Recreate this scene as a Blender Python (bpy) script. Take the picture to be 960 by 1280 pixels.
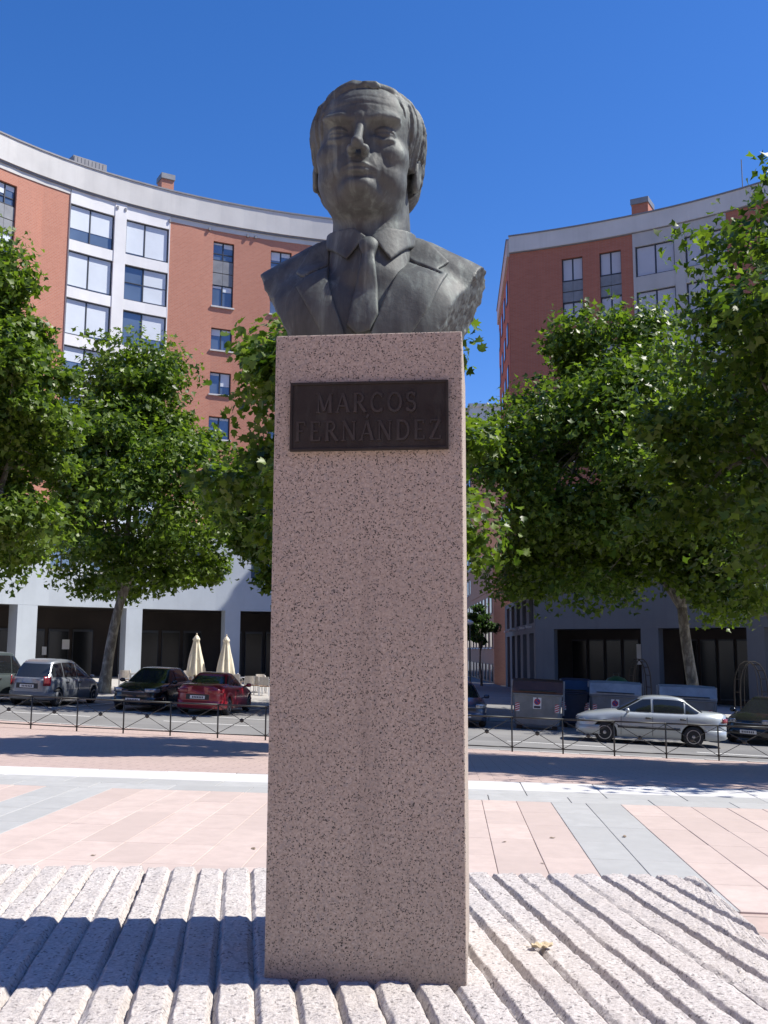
import bpy, bmesh, math, random
import numpy as np
from mathutils import Vector, Matrix

for o in list(bpy.data.objects):
    bpy.data.objects.remove(o, do_unlink=True)
S = bpy.context.scene
COL = S.collection
R = math.radians

# ------------------------------------------------------------------ camera
CAMZ = 1.65
PITCH = 7.83
ROLL = 0.2
FPX = 1250.0            # focal length in pixels of the 960 x 1280 photograph
cam_d = bpy.data.cameras.new('camera')
cam_d.sensor_fit = 'VERTICAL'
cam_d.sensor_height = 36.0
cam_d.lens = 36.0 * FPX / 1280.0
cam_d.clip_start = 0.05
cam_d.clip_end = 6000.0
cam = bpy.data.objects.new('camera', cam_d)
COL.objects.link(cam)
cam.matrix_world = (Matrix.Translation((0, 0, CAMZ)) @ Matrix.Rotation(R(90 + PITCH), 4, 'X')
                    @ Matrix.Rotation(R(ROLL), 4, 'Z'))
S.camera = cam

# ------------------------------------------------------------------ sky, sun, exposure
SUN_EL = 53.0
SUN_AZ = R(89.0)        # clockwise from +Y: the sun stands to the right, a touch behind the camera
world = bpy.data.worlds.new('World')
S.world = world
world.use_nodes = True
wn = world.node_tree
wn.nodes.clear()
sky = wn.nodes.new('ShaderNodeTexSky')
sky.sky_type = 'NISHITA'
sky.sun_disc = False
sky.sun_elevation = R(SUN_EL)
sky.sun_rotation = SUN_AZ
sky.altitude = 700
sky.air_density = 1.0
sky.dust_density = 0.35
sky.ozone_density = 5.0
hs = wn.nodes.new('ShaderNodeHueSaturation')
hs.inputs['Saturation'].default_value = 1.25
hs.inputs['Value'].default_value = 1.0
bg = wn.nodes.new('ShaderNodeBackground')
bg.inputs['Strength'].default_value = 0.105
wo = wn.nodes.new('ShaderNodeOutputWorld')
wn.links.new(sky.outputs[0], hs.inputs['Color'])
wb = wn.nodes.new('ShaderNodeMix'); wb.data_type = 'RGBA'; wb.blend_type = 'MULTIPLY'
wb.inputs['Factor'].default_value = 1.0
wb.inputs[7].default_value = (1.11, 0.96, 1.15, 1)      # the phone's white balance: a deeper, slightly violet blue
wn.links.new(hs.outputs[0], wb.inputs[6])
wn.links.new(wb.outputs[2], bg.inputs[0])
wn.links.new(bg.outputs[0], wo.inputs[0])

sun_d = bpy.data.lights.new('sun', 'SUN')
sun_d.energy = 5.0
sun_d.angle = R(0.55)
sun_d.color = (1.0, 0.95, 0.87)
sun = bpy.data.objects.new('sun', sun_d)
COL.objects.link(sun)
sdir = Vector((math.sin(SUN_AZ) * math.cos(R(SUN_EL)), math.cos(SUN_AZ) * math.cos(R(SUN_EL)), math.sin(R(SUN_EL))))
sun.rotation_euler = sdir.to_track_quat('Z', 'Y').to_euler()
sun.location = sdir * 60

S.view_settings.view_transform = 'Standard'
S.view_settings.look = 'None'
S.view_settings.exposure = 0.6
S.view_settings.gamma = 1.0
S.view_settings.use_curve_mapping = False
S.render.engine = 'CYCLES'
S.cycles.max_bounces = 6
S.cycles.transparent_max_bounces = 12

# ------------------------------------------------------------------ placing helpers
cp, sp = math.cos(R(PITCH)), math.sin(R(PITCH))
def tan_at(py):
    return math.tan(math.atan((640 - py) / FPX) + R(PITCH))
def at(px, py, D):
    """world point seen at photo pixel (px,py) at forward distance D"""
    z = D * tan_at(py)
    zc = D * cp + z * sp
    return Vector(((px - 480) / FPX * zc, D, CAMZ + z))
def x_at(px, D, z):
    return (px - 480) / FPX * (D * cp + (z - CAMZ) * sp)
def sstep(a, b, t):
    t = min(1, max(0, (t - a) / (b - a)))
    return t * t * (3 - 2 * t)
def gz(x, y):
    """height of the ground: the square is nearly level, the street lies lower and falls to the right"""
    xc = max(-45, min(45, x))
    a = 0.019 * xc
    b = 0.72 + 0.04 * xc + 0.003 * min(y, 90)
    t = min(1.0, max(0.0, (y-13.5)/13.0))
    return -(a * (1 - t) + b * t)

# ------------------------------------------------------------------ tagging and mesh helpers
def tag(o, label=None, cat=None, group=None, kind=None):
    if label: o['label'] = label
    if cat: o['category'] = cat
    if group: o['group'] = group
    if kind: o['kind'] = kind
    return o
def empty(name, loc=(0, 0, 0), rz=0.0):
    o = bpy.data.objects.new(name, None)
    COL.objects.link(o)
    o.location = loc
    o.rotation_euler = (0, 0, rz)
    o.empty_display_size = 0.1
    return o
def link(name, me, m, parent=None):
    if m is not None:
        me.materials.clear()
        me.materials.append(m)
    o = bpy.data.objects.new(name, me)
    COL.objects.link(o)
    if parent is not None: o.parent = parent
    return o
def inst(o, parent, loc=None, rot=None, name=None):
    c = o.copy()
    if name: c.name = name
    COL.objects.link(c)
    c.parent = parent
    if loc is not None: c.location = loc
    if rot is not None: c.rotation_euler = rot
    return c
def copy_tree(o, parent=None):
    c = o.copy()
    COL.objects.link(c)
    c.parent = parent
    for ch in list(o.children):
        copy_tree(ch, c)
    return c

class MB:
    def __init__(s): s.v = []; s.f = []
    def add(s, vs, fs):
        n = len(s.v)
        s.v.extend([tuple(v) for v in vs])
        s.f.extend([tuple(i + n for i in f) for f in fs])
        return s
    def box(s, a, b, mtx=None):
        x0, y0, z0 = a; x1, y1, z1 = b
        vs = [(x0,y0,z0),(x1,y0,z0),(x1,y1,z0),(x0,y1,z0),(x0,y0,z1),(x1,y0,z1),(x1,y1,z1),(x0,y1,z1)]
        if mtx is not None: vs = [mtx @ Vector(v) for v in vs]
        return s.add(vs, [(3,2,1,0),(4,5,6,7),(0,1,5,4),(1,2,6,5),(2,3,7,6),(3,0,4,7)])
    def hexa(s, p):
        return s.add(p, [(3,2,1,0),(4,5,6,7),(0,1,5,4),(1,2,6,5),(2,3,7,6),(3,0,4,7)])
    def tube(s, pts, rad, n=8, caps=True):
        pts = [Vector(p) for p in pts]
        if not hasattr(rad, '__len__'): rad = [rad] * len(pts)
        vs = []; prev = None
        for i, p in enumerate(pts):
            d = (pts[min(i + 1, len(pts) - 1)] - pts[max(i - 1, 0)])
            if d.length < 1e-9: d = Vector((0, 0, 1))
            d.normalize()
            if prev is None:
                a = d.orthogonal().normalized()
            else:
                a = (prev - d * prev.dot(d))
                a = a.normalized() if a.length > 1e-6 else d.orthogonal().normalized()
            prev = a
            b = d.cross(a)
            for k in range(n):
                t = 2 * math.pi * k / n
                vs.append(p + (a * math.cos(t) + b * math.sin(t)) * rad[i])
        fs = []
        for i in range(len(pts) - 1):
            for k in range(n):
                k2 = (k + 1) % n
                fs.append((i*n+k, i*n+k2, (i+1)*n+k2, (i+1)*n+k))
        if caps:
            fs.append(tuple(range(n - 1, -1, -1)))
            fs.append(tuple((len(pts) - 1) * n + k for k in range(n)))
        return s.add(vs, fs)
    def lathe(s, prof, n=16, mtx=None, axis='Z'):
        vs = []
        for r, z in prof:
            for k in range(n):
                t = 2 * math.pi * k / n
                if axis == 'Z': v = Vector((r*math.cos(t), r*math.sin(t), z))
                else: v = Vector((r*math.cos(t), z, r*math.sin(t)))
                vs.append(mtx @ v if mtx is not None else v)
        fs = []
        for i in range(len(prof) - 1):
            for k in range(n):
                k2 = (k + 1) % n
                fs.append((i*n+k, i*n+k2, (i+1)*n+k2, (i+1)*n+k))
        fs.append(tuple(range(n - 1, -1, -1)))
        fs.append(tuple((len(prof) - 1) * n + k for k in range(n)))
        return s.add(vs, fs)
    def grid(s, rows, closed=False):
        """rows: equal-length lists of points"""
        m = len(rows[0]); vs = [p for r in rows for p in r]; fs = []
        for i in range(len(rows) - 1):
            for k in range(m if closed else m - 1):
                k2 = (k + 1) % m
                fs.append((i*m+k, i*m+k2, (i+1)*m+k2, (i+1)*m+k))
        return s.add(vs, fs)
    def mesh(s, name, smooth=False, fix=True):
        me = bpy.data.meshes.new(name)
        me.from_pydata(s.v, [], s.f)
        if fix:
            bm = bmesh.new(); bm.from_mesh(me)
            bmesh.ops.recalc_face_normals(bm, faces=bm.faces)
            bm.to_mesh(me); bm.free()
        if smooth:
            me.polygons.foreach_set('use_smooth', [True] * len(me.polygons))
        me.update()
        return me
    def build(s, name, m, parent=None, smooth=False, fix=True, bevel=0):
        o = link(name, s.mesh(name, smooth, fix), m, parent)
        if bevel:
            b = o.modifiers.new('bevel', 'BEVEL'); b.width = bevel; b.segments = 2; b.limit_method = 'ANGLE'
        return o

# ------------------------------------------------------------------ materials
MATS = {}
def newmat(name):
    m = bpy.data.materials.new(name); m.use_nodes = True
    nt = m.node_tree; nt.nodes.clear()
    out = nt.nodes.new('ShaderNodeOutputMaterial')
    p = nt.nodes.new('ShaderNodeBsdfPrincipled')
    nt.links.new(p.outputs[0], out.inputs[0])
    MATS[name] = m
    return m, nt, p
def nd(nt, t, **kw):
    n = nt.nodes.new(t)
    for k, v in kw.items():
        if k in n.inputs: n.inputs[k].default_value = v
        else: setattr(n, k, v)
    return n
def coords(nt, kind='Object', scale=None, loc=None):
    tc = nt.nodes.new('ShaderNodeTexCoord')
    o = tc.outputs[kind]
    if scale is not None or loc is not None:
        mp = nt.nodes.new('ShaderNodeMapping')
        if scale is not None: mp.inputs['Scale'].default_value = scale
        if loc is not None: mp.inputs['Location'].default_value = loc
        nt.links.new(o, mp.inputs[0]); o = mp.outputs[0]
    return o
def world_pos(nt, scale=None):
    g = nt.nodes.new('ShaderNodeNewGeometry'); o = g.outputs['Position']
    if scale is not None:
        mp = nt.nodes.new('ShaderNodeMapping'); mp.inputs['Scale'].default_value = scale
        nt.links.new(o, mp.inputs[0]); o = mp.outputs[0]
    return o
def ramp(nt, fac, stops, interp='LINEAR'):
    r = nt.nodes.new('ShaderNodeValToRGB'); e = r.color_ramp.elements
    r.color_ramp.interpolation = interp
    while len(e) < len(stops): e.new(0.5)
    for i, (pos, c) in enumerate(stops):
        e[i].position = pos
        e[i].color = (c, c, c, 1) if not hasattr(c, '__len__') else (*c[:3], 1)
    nt.links.new(fac, r.inputs[0])
    return r.outputs[0]
def mix(nt, fac, a, b, mode='MIX'):
    m = nt.nodes.new('ShaderNodeMix'); m.data_type = 'RGBA'; m.blend_type = mode
    for sock, v in ((m.inputs['Factor'], fac), (m.inputs[6], a), (m.inputs[7], b)):
        if hasattr(v, 'is_linked') or hasattr(v, 'links'): nt.links.new(v, sock)
        elif hasattr(v, '__len__'): sock.default_value = (*v[:3], 1)
        else: sock.default_value = v
    return m.outputs[2]
def noise(nt, vec, scale, detail=4, rough=0.55, dist=0.0):
    n = nd(nt, 'ShaderNodeTexNoise')
    n.inputs['Scale'].default_value = scale; n.inputs['Detail'].default_value = detail
    n.inputs['Roughness'].default_value = rough; n.inputs['Distortion'].default_value = dist
    nt.links.new(vec, n.inputs['Vector'])
    return n.outputs['Fac']
def bump(nt, h, p, strength=0.3, dist=0.01):
    b = nd(nt, 'ShaderNodeBump'); b.inputs['Strength'].default_value = strength; b.inputs['Distance'].default_value = dist
    nt.links.new(h, b.inputs['Height']); nt.links.new(b.outputs[0], p.inputs['Normal'])
def plain(name, col, rough=0.6, metal=0.0, var=0.12, vscale=3.0, bump_s=0.0, coat=0.0, spec=0.5):
    """paint-like material: one colour with soft uneven wear"""
    m, nt, p = newmat(name)
    v = coords(nt)
    n = noise(nt, v, vscale, 5, 0.6)
    dark = [c * (1 - var) for c in col]; light = [min(1, c * (1 + var)) for c in col]
    nt.links.new(ramp(nt, n, [(0.3, dark), (0.7, light)]), p.inputs['Base Color'])
    p.inputs['Roughness'].default_value = rough; p.inputs['Metallic'].default_value = metal
    p.inputs['Coat Weight'].default_value = coat
    p.inputs['Specular IOR Level'].default_value = spec
    if bump_s:
        bump(nt, noise(nt, v, vscale * 12, 3), p, bump_s, 0.004)
    return m

# lattice noise for sculpting
_rs = np.random.RandomState(7)
_lat = _rs.rand(64, 64, 64).astype(np.float32)
def vnoise(x, y, z):
    x = np.asarray(x, np.float32); y = np.asarray(y, np.float32); z = np.asarray(z, np.float32)
    x, y, z = np.broadcast_arrays(x, y, z)
    xi = np.floor(x).astype(np.int32); yi = np.floor(y).astype(np.int32); zi = np.floor(z).astype(np.int32)
    fx = x - xi; fy = y - yi; fz = z - zi
    fx = fx*fx*(3-2*fx); fy = fy*fy*(3-2*fy); fz = fz*fz*(3-2*fz)
    x0 = xi & 63; x1 = (xi+1) & 63; y0 = yi & 63; y1 = (yi+1) & 63; z0 = zi & 63; z1 = (zi+1) & 63
    L = _lat
    a = (L[x0,y0,z0]*(1-fx)+L[x1,y0,z0]*fx)*(1-fy) + (L[x0,y1,z0]*(1-fx)+L[x1,y1,z0]*fx)*fy
    b = (L[x0,y0,z1]*(1-fx)+L[x1,y0,z1]*fx)*(1-fy) + (L[x0,y1,z1]*(1-fx)+L[x1,y1,z1]*fx)*fy
    return (a*(1-fz)+b*fz)*2-1
def fbm(x, y, z, o=3):
    s = 0; a = 1.0; t = 0
    for i in range(o):
        s = s + a*vnoise(x+17.3*i, y+5.1*i, z+9.7*i); t += a
        x = x*2.03; y = y*2.03; z = z*2.03; a *= 0.5
    return s/t
# ------------------------------------------------------------------ the bronze bust (sculpted as distance fields, then polygonised)
PED_YAW = -5.5                       # clockwise seen from above
PED_W, PED_DEP = 0.50, 0.57
PED_BASE, PED_TOP = 0.842, 2.487
PED_C = Vector((-0.044 + 0.285*math.sin(R(5.5)), 2.583 + 0.285*math.cos(R(5.5)), 0))
BS = 0.0185                          # metres per sculpting unit (a life-size centimetre)

def bronze():
    m, nt, p = newmat('bronze')
    v = coords(nt)
    n1 = noise(nt, v, 5.0, 5, 0.62)
    vs = coords(nt, 'Object', (14, 14, 2.2))
    n2 = noise(nt, vs, 1.6, 5, 0.65, 0.4)
    n3 = noise(nt, v, 42.0, 4, 0.7)
    c = ramp(nt, n1, [(0.28, (0.048, 0.053, 0.052)), (0.55, (0.086, 0.095, 0.092)), (0.78, (0.140, 0.158, 0.148))])
    c = mix(nt, ramp(nt, n2, [(0.50, 0.0), (0.70, 0.8)]), c, (0.180, 0.212, 0.194))
    c = mix(nt, ramp(nt, n2, [(0.28, 0.8), (0.45, 0.0)]), c, (0.040, 0.042, 0.042))
    c = mix(nt, ramp(nt, n3, [(0.62, 0.0), (0.74, 0.35)]), c, (0.05, 0.052, 0.05))
    nt.links.new(c, p.inputs['Base Color'])
    p.inputs['Metallic'].default_value = 0.15
    p.inputs['Specular IOR Level'].default_value = 0.35
    nt.links.new(ramp(nt, n1, [(0.3, 0.54), (0.7, 0.72)]), p.inputs['Roughness'])
    bump(nt, noise(nt, v, 55.0, 5, 0.65), p, 0.22, 0.006)
    return m
M_BRONZE = bronze()

def surface_nets(val, org, h):
    """naive surface nets of a scalar grid -> verts, quads"""
    nx, ny, nz = val.shape
    ins = val < 0
    c = np.zeros((nx-1, ny-1, nz-1), np.uint8)
    offs = [(i, j, k) for i in (0, 1) for j in (0, 1) for k in (0, 1)]
    for i, j, k in offs:
        c += ins[i:nx-1+i, j:ny-1+j, k:nz-1+k]
    act = (c > 0) & (c < 8)
    idx = -np.ones(act.shape, np.int64)
    I, J, K = np.nonzero(act)
    n = len(I)
    idx[I, J, K] = np.arange(n)
    acc = np.zeros((n, 3)); cnt = np.zeros(n)
    for a in range(8):
        for ax in range(3):
            o = offs[a]
            if o[ax]: continue
            q = list(o); q[ax] = 1
            v0 = val[I+o[0], J+o[1], K+o[2]]; v1 = val[I+q[0], J+q[1], K+q[2]]
            m = (v0 < 0) != (v1 < 0)
            t = np.where(m, v0 / np.where(m, v0 - v1, 1), 0)
            pt = np.empty((n, 3)); pt[:, 0] = o[0]; pt[:, 1] = o[1]; pt[:, 2] = o[2]
            pt[:, ax] += t
            acc[m] += pt[m]; cnt[m] += 1
    V = np.stack([I, J, K], 1) + acc / cnt[:, None]
    V = np.asarray(org) + V * h
    F = []
    for ax in range(3):
        sl0 = [slice(None)]*3; sl1 = [slice(None)]*3
        sl0[ax] = slice(0, val.shape[ax]-1); sl1[ax] = slice(1, val.shape[ax])
        ch = ins[tuple(sl0)] != ins[tuple(sl1)]
        E = np.array(np.nonzero(ch)).T
        b, cc = [(1, 2), (2, 0), (0, 1)][ax]
        ok = (E[:, b] > 0) & (E[:, cc] > 0) & (E[:, b] < val.shape[b]-1) & (E[:, cc] < val.shape[cc]-1)
        E = E[ok]
        def g(db, dc):
            q = E.copy(); q[:, b] -= db; q[:, cc] -= dc
            return idx[q[:, 0], q[:, 1], q[:, 2]]
        quad = np.stack([g(1, 1), g(0, 1), g(0, 0), g(1, 0)], 1)
        flip = ~ins[E[:, 0], E[:, 1], E[:, 2]]
        quad[flip] = quad[flip][:, ::-1]
        F.append(quad)
    return V, np.concatenate(F)

def sdf_part(name, fn, lo, hi, h, parent, m, smooth_iter=0):
    lo = np.array(lo, float); hi = np.array(hi, float)
    n = np.ceil((hi-lo)/h).astype(int)+1
    ax = [np.float32(lo[i]) + np.float32(h)*np.arange(n[i], dtype=np.float32) for i in range(3)]
    X, F, Z = ax[0][:, None, None], ax[1][None, :, None], ax[2][None, None, :]
    val = np.ascontiguousarray(np.broadcast_to(fn(X, F, Z), tuple(n))).astype(np.float32)
    V, Q = surface_nets(val, lo, h)
    V = np.stack([V[:, 0], -V[:, 1], V[:, 2]], 1) * BS
    me = bpy.data.meshes.new(name)
    me.vertices.add(len(V)); me.vertices.foreach_set('co', V.astype(np.float32).ravel())
    me.loops.add(len(Q)*4); me.loops.foreach_set('vertex_index', Q[:, ::-1].astype(np.int32).ravel())
    me.polygons.add(len(Q)); me.polygons.foreach_set('loop_start', np.arange(0, len(Q)*4, 4, dtype=np.int32))
    me.polygons.foreach_set('use_smooth', np.ones(len(Q), bool))
    me.update(calc_edges=True); me.validate()
    return link(name, me, m, parent)

def smin(a, b, k):
    h = np.clip(0.5+0.5*(b-a)/k, 0, 1)
    return b*(1-h)+a*h - k*h*(1-h)
def smax(a, b, k): return -smin(-a, -b, k)
def ell(x, f, z, c, r):
    dx, df, dz = (x-c[0]), (f-c[1]), (z-c[2])
    k0 = np.sqrt((dx/r[0])**2+(df/r[1])**2+(dz/r[2])**2)
    k1 = np.sqrt((dx/r[0]**2)**2+(df/r[1]**2)**2+(dz/r[2]**2)**2)+1e-6
    return k0*(k0-1)/k1
def cap(x, f, z, a, b, ra, rb):
    a = np.array(a, float); b = np.array(b, float); d = b-a
    t = np.clip(((x-a[0])*d[0]+(f-a[1])*d[1]+(z-a[2])*d[2])/d.dot(d), 0, 1)
    return np.sqrt((x-a[0]-d[0]*t)**2+(f-a[1]-d[1]*t)**2+(z-a[2]-d[2]*t)**2) - (ra+(rb-ra)*t)
def chain(x, f, z, pts, rs):
    d = None
    for i in range(len(pts)-1):
        e = cap(x, f, z, pts[i], pts[i+1], rs[i], rs[i+1])
        d = e if d is None else np.minimum(d, e)
    return d
def poly2(x, z, P):
    """signed distance to a polygon in the frontal plane"""
    P = np.array(P, float); n = len(P)
    x, z = np.broadcast_arrays(x, z)
    d = (x-P[0, 0])**2+(z-P[0, 1])**2
    s = np.ones_like(d)
    for i in range(n):
        j = (i-1) % n
        e = P[j]-P[i]
        wx = x-P[i, 0]; wz = z-P[i, 1]
        t = np.clip((wx*e[0]+wz*e[1])/e.dot(e), 0, 1)
        d = np.minimum(d, (wx-e[0]*t)**2+(wz-e[1]*t)**2)
        c1 = z >= P[i, 1]; c2 = z < P[j, 1]; c3 = e[0]*wz > e[1]*wx
        fl = (c1 & c2 & c3) | (~c1 & ~c2 & ~c3)
        s = np.where(fl, -s, s)
    return s*np.sqrt(d)

# head frame: x to the viewer's right, f towards the viewer, z up, origin between the eyes at ear depth
HEAD_O = (-0.7, 0.4, 34.7)
HY, HP, HR = R(-4.0), R(0.0), R(-2.5)
def to_head(X, F, Z):
    x = X-HEAD_O[0]; f = F-HEAD_O[1]; z = Z-HEAD_O[2]
    x, f = x*math.cos(HY)-f*math.sin(HY), x*math.sin(HY)+f*math.cos(HY)
    f, z = f*math.cos(HP)+z*math.sin(HP), -f*math.sin(HP)+z*math.cos(HP)
    x, z = x*math.cos(HR)+z*math.sin(HR), -x*math.sin(HR)+z*math.cos(HR)
    return x/1.12, f, z/0.94

def head_fn(X, F, Z):
    x, f, z = to_head(X, F, Z)
    s = np.abs(x)
    d = ell(x, f, z, (0, -0.8, 3.6), (7.5, 9.6, 7.9))
    d = smin(d, ell(x, f, z, (0, 3.0, 3.6), (6.7, 6.3, 6.4)), 1.5)
    d = smin(d, ell(x, f, z, (0, 2.6, -2.8), (6.35, 6.3, 7.2)), 2.0)
    d = smin(d, ell(x, f, z, (0, 2.6, -6.8), (5.6, 5.7, 4.2)), 1.5)
    d = smin(d, ell(s, f, z, (4.1, 5.1, -3.3), (2.3, 2.7, 2.4)), 1.5)         # cheekbones
    d = smin(d, ell(s, f, z, (3.8, 3.9, -7.3), (2.35, 3.4, 2.9)), 1.5)         # jowls
    d = smin(d, ell(x, f, z, (0, 7.3, -6.2), (3.1, 2.3, 2.7)), 1.4)           # muzzle
    d = smin(d, ell(x, f, z, (0, 7.9, -9.35), (2.3, 1.75, 1.6)), 1.0)           # chin
    nk = cap(X, F, Z, (0.0, -2.0, 30), (0.1, -1.4, 14), 6.0, 6.8)
    d = smin(d, nk, 1.8)
    d = smin(d, ell(x, f, z, (0, 2.8, -10.2), (5.1, 5.0, 3.0)), 1.6)          # heavy under-chin
    # brow, sockets, eyes
    d = smin(d, ell(s, f, z, (2.9, 8.05, 2.2), (2.6, 1.2, 0.9)), 1.2)
    d = smin(d, ell(x, f, z, (0, 8.7, 1.9), (1.3, 0.9, 1.0)), 0.8)
    d = smax(d, -ell(s, f, z, (3.0, 9.9, 0.15), (1.95, 2.25, 1.2)), 0.8)
    d = smax(d, -ell(s, f, z, (1.7, 9.9, -0.2), (0.8, 1.5, 1.3)), 0.7)
    eye = ell(s, f, z, (3.1, 7.1, -0.05), (1.5, 1.3, 1.25))
    lidu = np.maximum(eye-0.16, 0.12-0.10*(s-3.1)**2-z)
    lidl = np.maximum(eye-0.12, z+0.46-0.09*(s-3.1)**2)
    d = smin(d, eye, 0.1)
    d = smin(d, lidu, 0.18)
    d = smin(d, lidl, 0.2)
    crease = chain(s, f, z, [(1.7, 8.75, 0.45), (3.0, 9.1, 0.98), (4.6, 8.0, 0.55)], [.1, .12, .1])
    d = smax(d, -crease, 0.3)
    bag = chain(s, f, z, [(1.9, 8.3, -1.4), (3.1, 8.2, -1.75), (4.4, 7.6, -1.35)], [.3, .42, .3])
    d = smin(d, bag, 0.7)
    d = smax(d, -chain(s, f, z, [(1.7, 9.1, -1.5), (2.9, 9.1, -2.35), (4.5, 8.1, -1.95)], [.22, .28, .2]), 0.6)
    brow = chain(s, f, z, [(1.3, 9.15, 1.75), (2.6, 9.15, 2.35), (4.0, 8.4, 2.6), (5.3, 7.0, 2.0)], [.2, .26, .24, .12])
    d = smin(d, brow, 0.45)
    # nose
    d = smin(d, cap(x, f, z, (0, 8.7, 1.2), (0.0, 11.4, -3.3), 0.5, 0.66), 0.8)
    d = smin(d, ell(x, f, z, (0, 11.5, -3.75), (0.86, 1.2, 1.0)), 0.5)
    d = smin(d, ell(s, f, z, (0.98, 9.9, -4.15), (0.62, 1.3, 0.78)), 0.35)
    d = smax(d, -ell(s, f, z, (0.62, 10.9, -4.85), (0.24, 0.5, 0.22)), 0.25)
    d = smax(d, -chain(s, f, z, [(1.75, 9.6, -3.3), (1.9, 9.4, -4.4)], [.2, .25]), 0.4)
    # folds from nose to mouth corner
    d = smax(d, -chain(s, f, z, [(2.2, 9.7, -3.9), (3.0, 9.15, -5.4), (3.5, 8.35, -7.4)], [.22, .34, .18]), 0.55)
    # mouth
    ul = chain(s, f, z, [(0.0, 9.55, -6.4), (0.9, 9.55, -6.35), (2.4, 8.6, -6.95)], [.30, .32, .12])
    d = smin(d, ul, 0.35)
    ll = chain(s, f, z, [(0.0, 9.4, -7.35), (1.0, 9.25, -7.32), (2.2, 8.5, -7.1)], [.42, .38, .12])
    d = smin(d, ll, 0.35)
    d = smax(d, -chain(s, f, z, [(0, 10.15, -6.9), (1.2, 9.95, -6.86), (2.9, 8.75, -7.15)], [.12, .13, .16]), 0.22)
    d = smax(d, -ell(x, f, z, (0, 9.9, -8.2), (1.9, 0.75, 0.35)), 0.6)
    d = smax(d, -cap(x, f, z, (0, 10.0, -5.0), (0, 10.3, -5.95), 0.22, 0.3), 0.45)
    d = smax(d, -chain(s, f, z, [(3.2, 8.4, -7.5), (3.5, 7.6, -9.0)], [.2, .12]), 0.6)  # marionette lines
    # forehead furrows
    for zz, a in ((4.4, 0.10), (5.7, 0.07)):
        d = d + a*np.exp(-((z-zz-0.12*np.cos(x*0.9)-.03*x)/0.22)**2)*np.exp(-(x/4.0)**4)*(f > 5)
    d = d + 0.09*np.exp(-((s-0.55)/0.22)**2)*np.exp(-((z-2.0)/0.9)**2)*(f > 6)
    # ears
    e0 = ell(s, f-(z+2.6)*-0.18, z, (7.35, -1.1, -2.6), (0.75, 2.0, 3.35))
    e0 = smax(e0, -ell(s, f, z, (8.2, -0.7, -2.3), (0.75, 1.15, 1.9)), 0.35)
    e0 = smin(e0, ell(s, f, z, (7.2, -0.4, -5.2), (0.62, 1.0, 1.2)), 0.5)
    d = smin(d, e0, 0.45)
    # hand-worked surface
    d = d + 0.05*fbm(X*0.9, F*0.9, Z*0.6, 2) + 0.03*fbm(X*3.1, F*3.1, Z*2.0, 2)
    d = smax(d, 15.0-Z, 0.1)
    return d

def hair_fn(X, F, Z):
    x, f, z = to_head(X, F, Z)
    s = np.abs(x)
    vol = ell(x, f, z, (0.0, -0.9, 3.5), (8.45, 10.1, 8.4))
    vol = smin(vol, ell(s, f, z, (5.6, -2.6, -1.2), (2.5, 5.4, 5.6)), 1.2)
    vol = smin(vol, ell(x, f, z, (0, -6.0, -4.2), (6.9, 3.8, 5.8)), 1.5)
    # quiff sweeping over from the viewer's right
    quiff = chain(x, f, z, [(3.4, 6.0, 8.3), (1.4, 7.0, 8.7), (-1.2, 7.2, 8.5), (-3.6, 6.3, 7.5), (-5.4, 4.6, 5.8), (-6.4, 3.2, 3.2)], [0.75, 1.0, 1.15, 1.15, 1.0, 0.8])
    # where hair grows
    top = 8.7 - 0.02*(x-1.5)**2 - 0.22*np.maximum(0, -x) - z + 0.55*(f-6.5)*(f > 6.5)
    top = top + 0.0*x
    temple = f - np.where(x < 0, 6.0, 4.6) - 0.55*np.clip(z-1, -3, 7) + 0.9*np.exp(-((z-6.8)/1.4)**2)
    temple = np.maximum(temple, -z-3.4)
    ear = np.maximum(f+2.6, -z-9.8)
    reg = smin(smin(top, temple, 0.8), ear, 0.6)
    # keep the ear itself clear
    reg = smax(reg, -ell(s, f, z, (8.0, -0.9, -3.0), (2.0, 1.9, 3.1)), 0.4)
    # strands
    n1 = fbm(x*0.42+z*0.10, f*0.16+z*0.5, (z*0.5-f*0.6)*1.0, 2)
    flow = np.where(z > 7.5, f*1.25+0.35*x, f*0.95+z*0.30)
    th = np.arctan2(f+2.0, s)
    tw = np.clip((z-6.3)/1.8, 0, 1)
    w1 = (1-tw)*np.sin(30*th-0.55*z+1.2*n1)+tw*np.sin(f*3.0+0.75*x+1.5*n1)
    w2 = (1-tw)*np.sin(71*th-0.9*z+2.0*n1)+tw*np.sin(f*7.0+1.6*x+2*n1)
    d = smax(vol, reg, 0.35)
    d = smin(d, quiff, 0.9)
    d = d - 0.20*np.maximum(w1, -0.7) - 0.10*w2 + 0.10*n1
    return d

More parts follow.
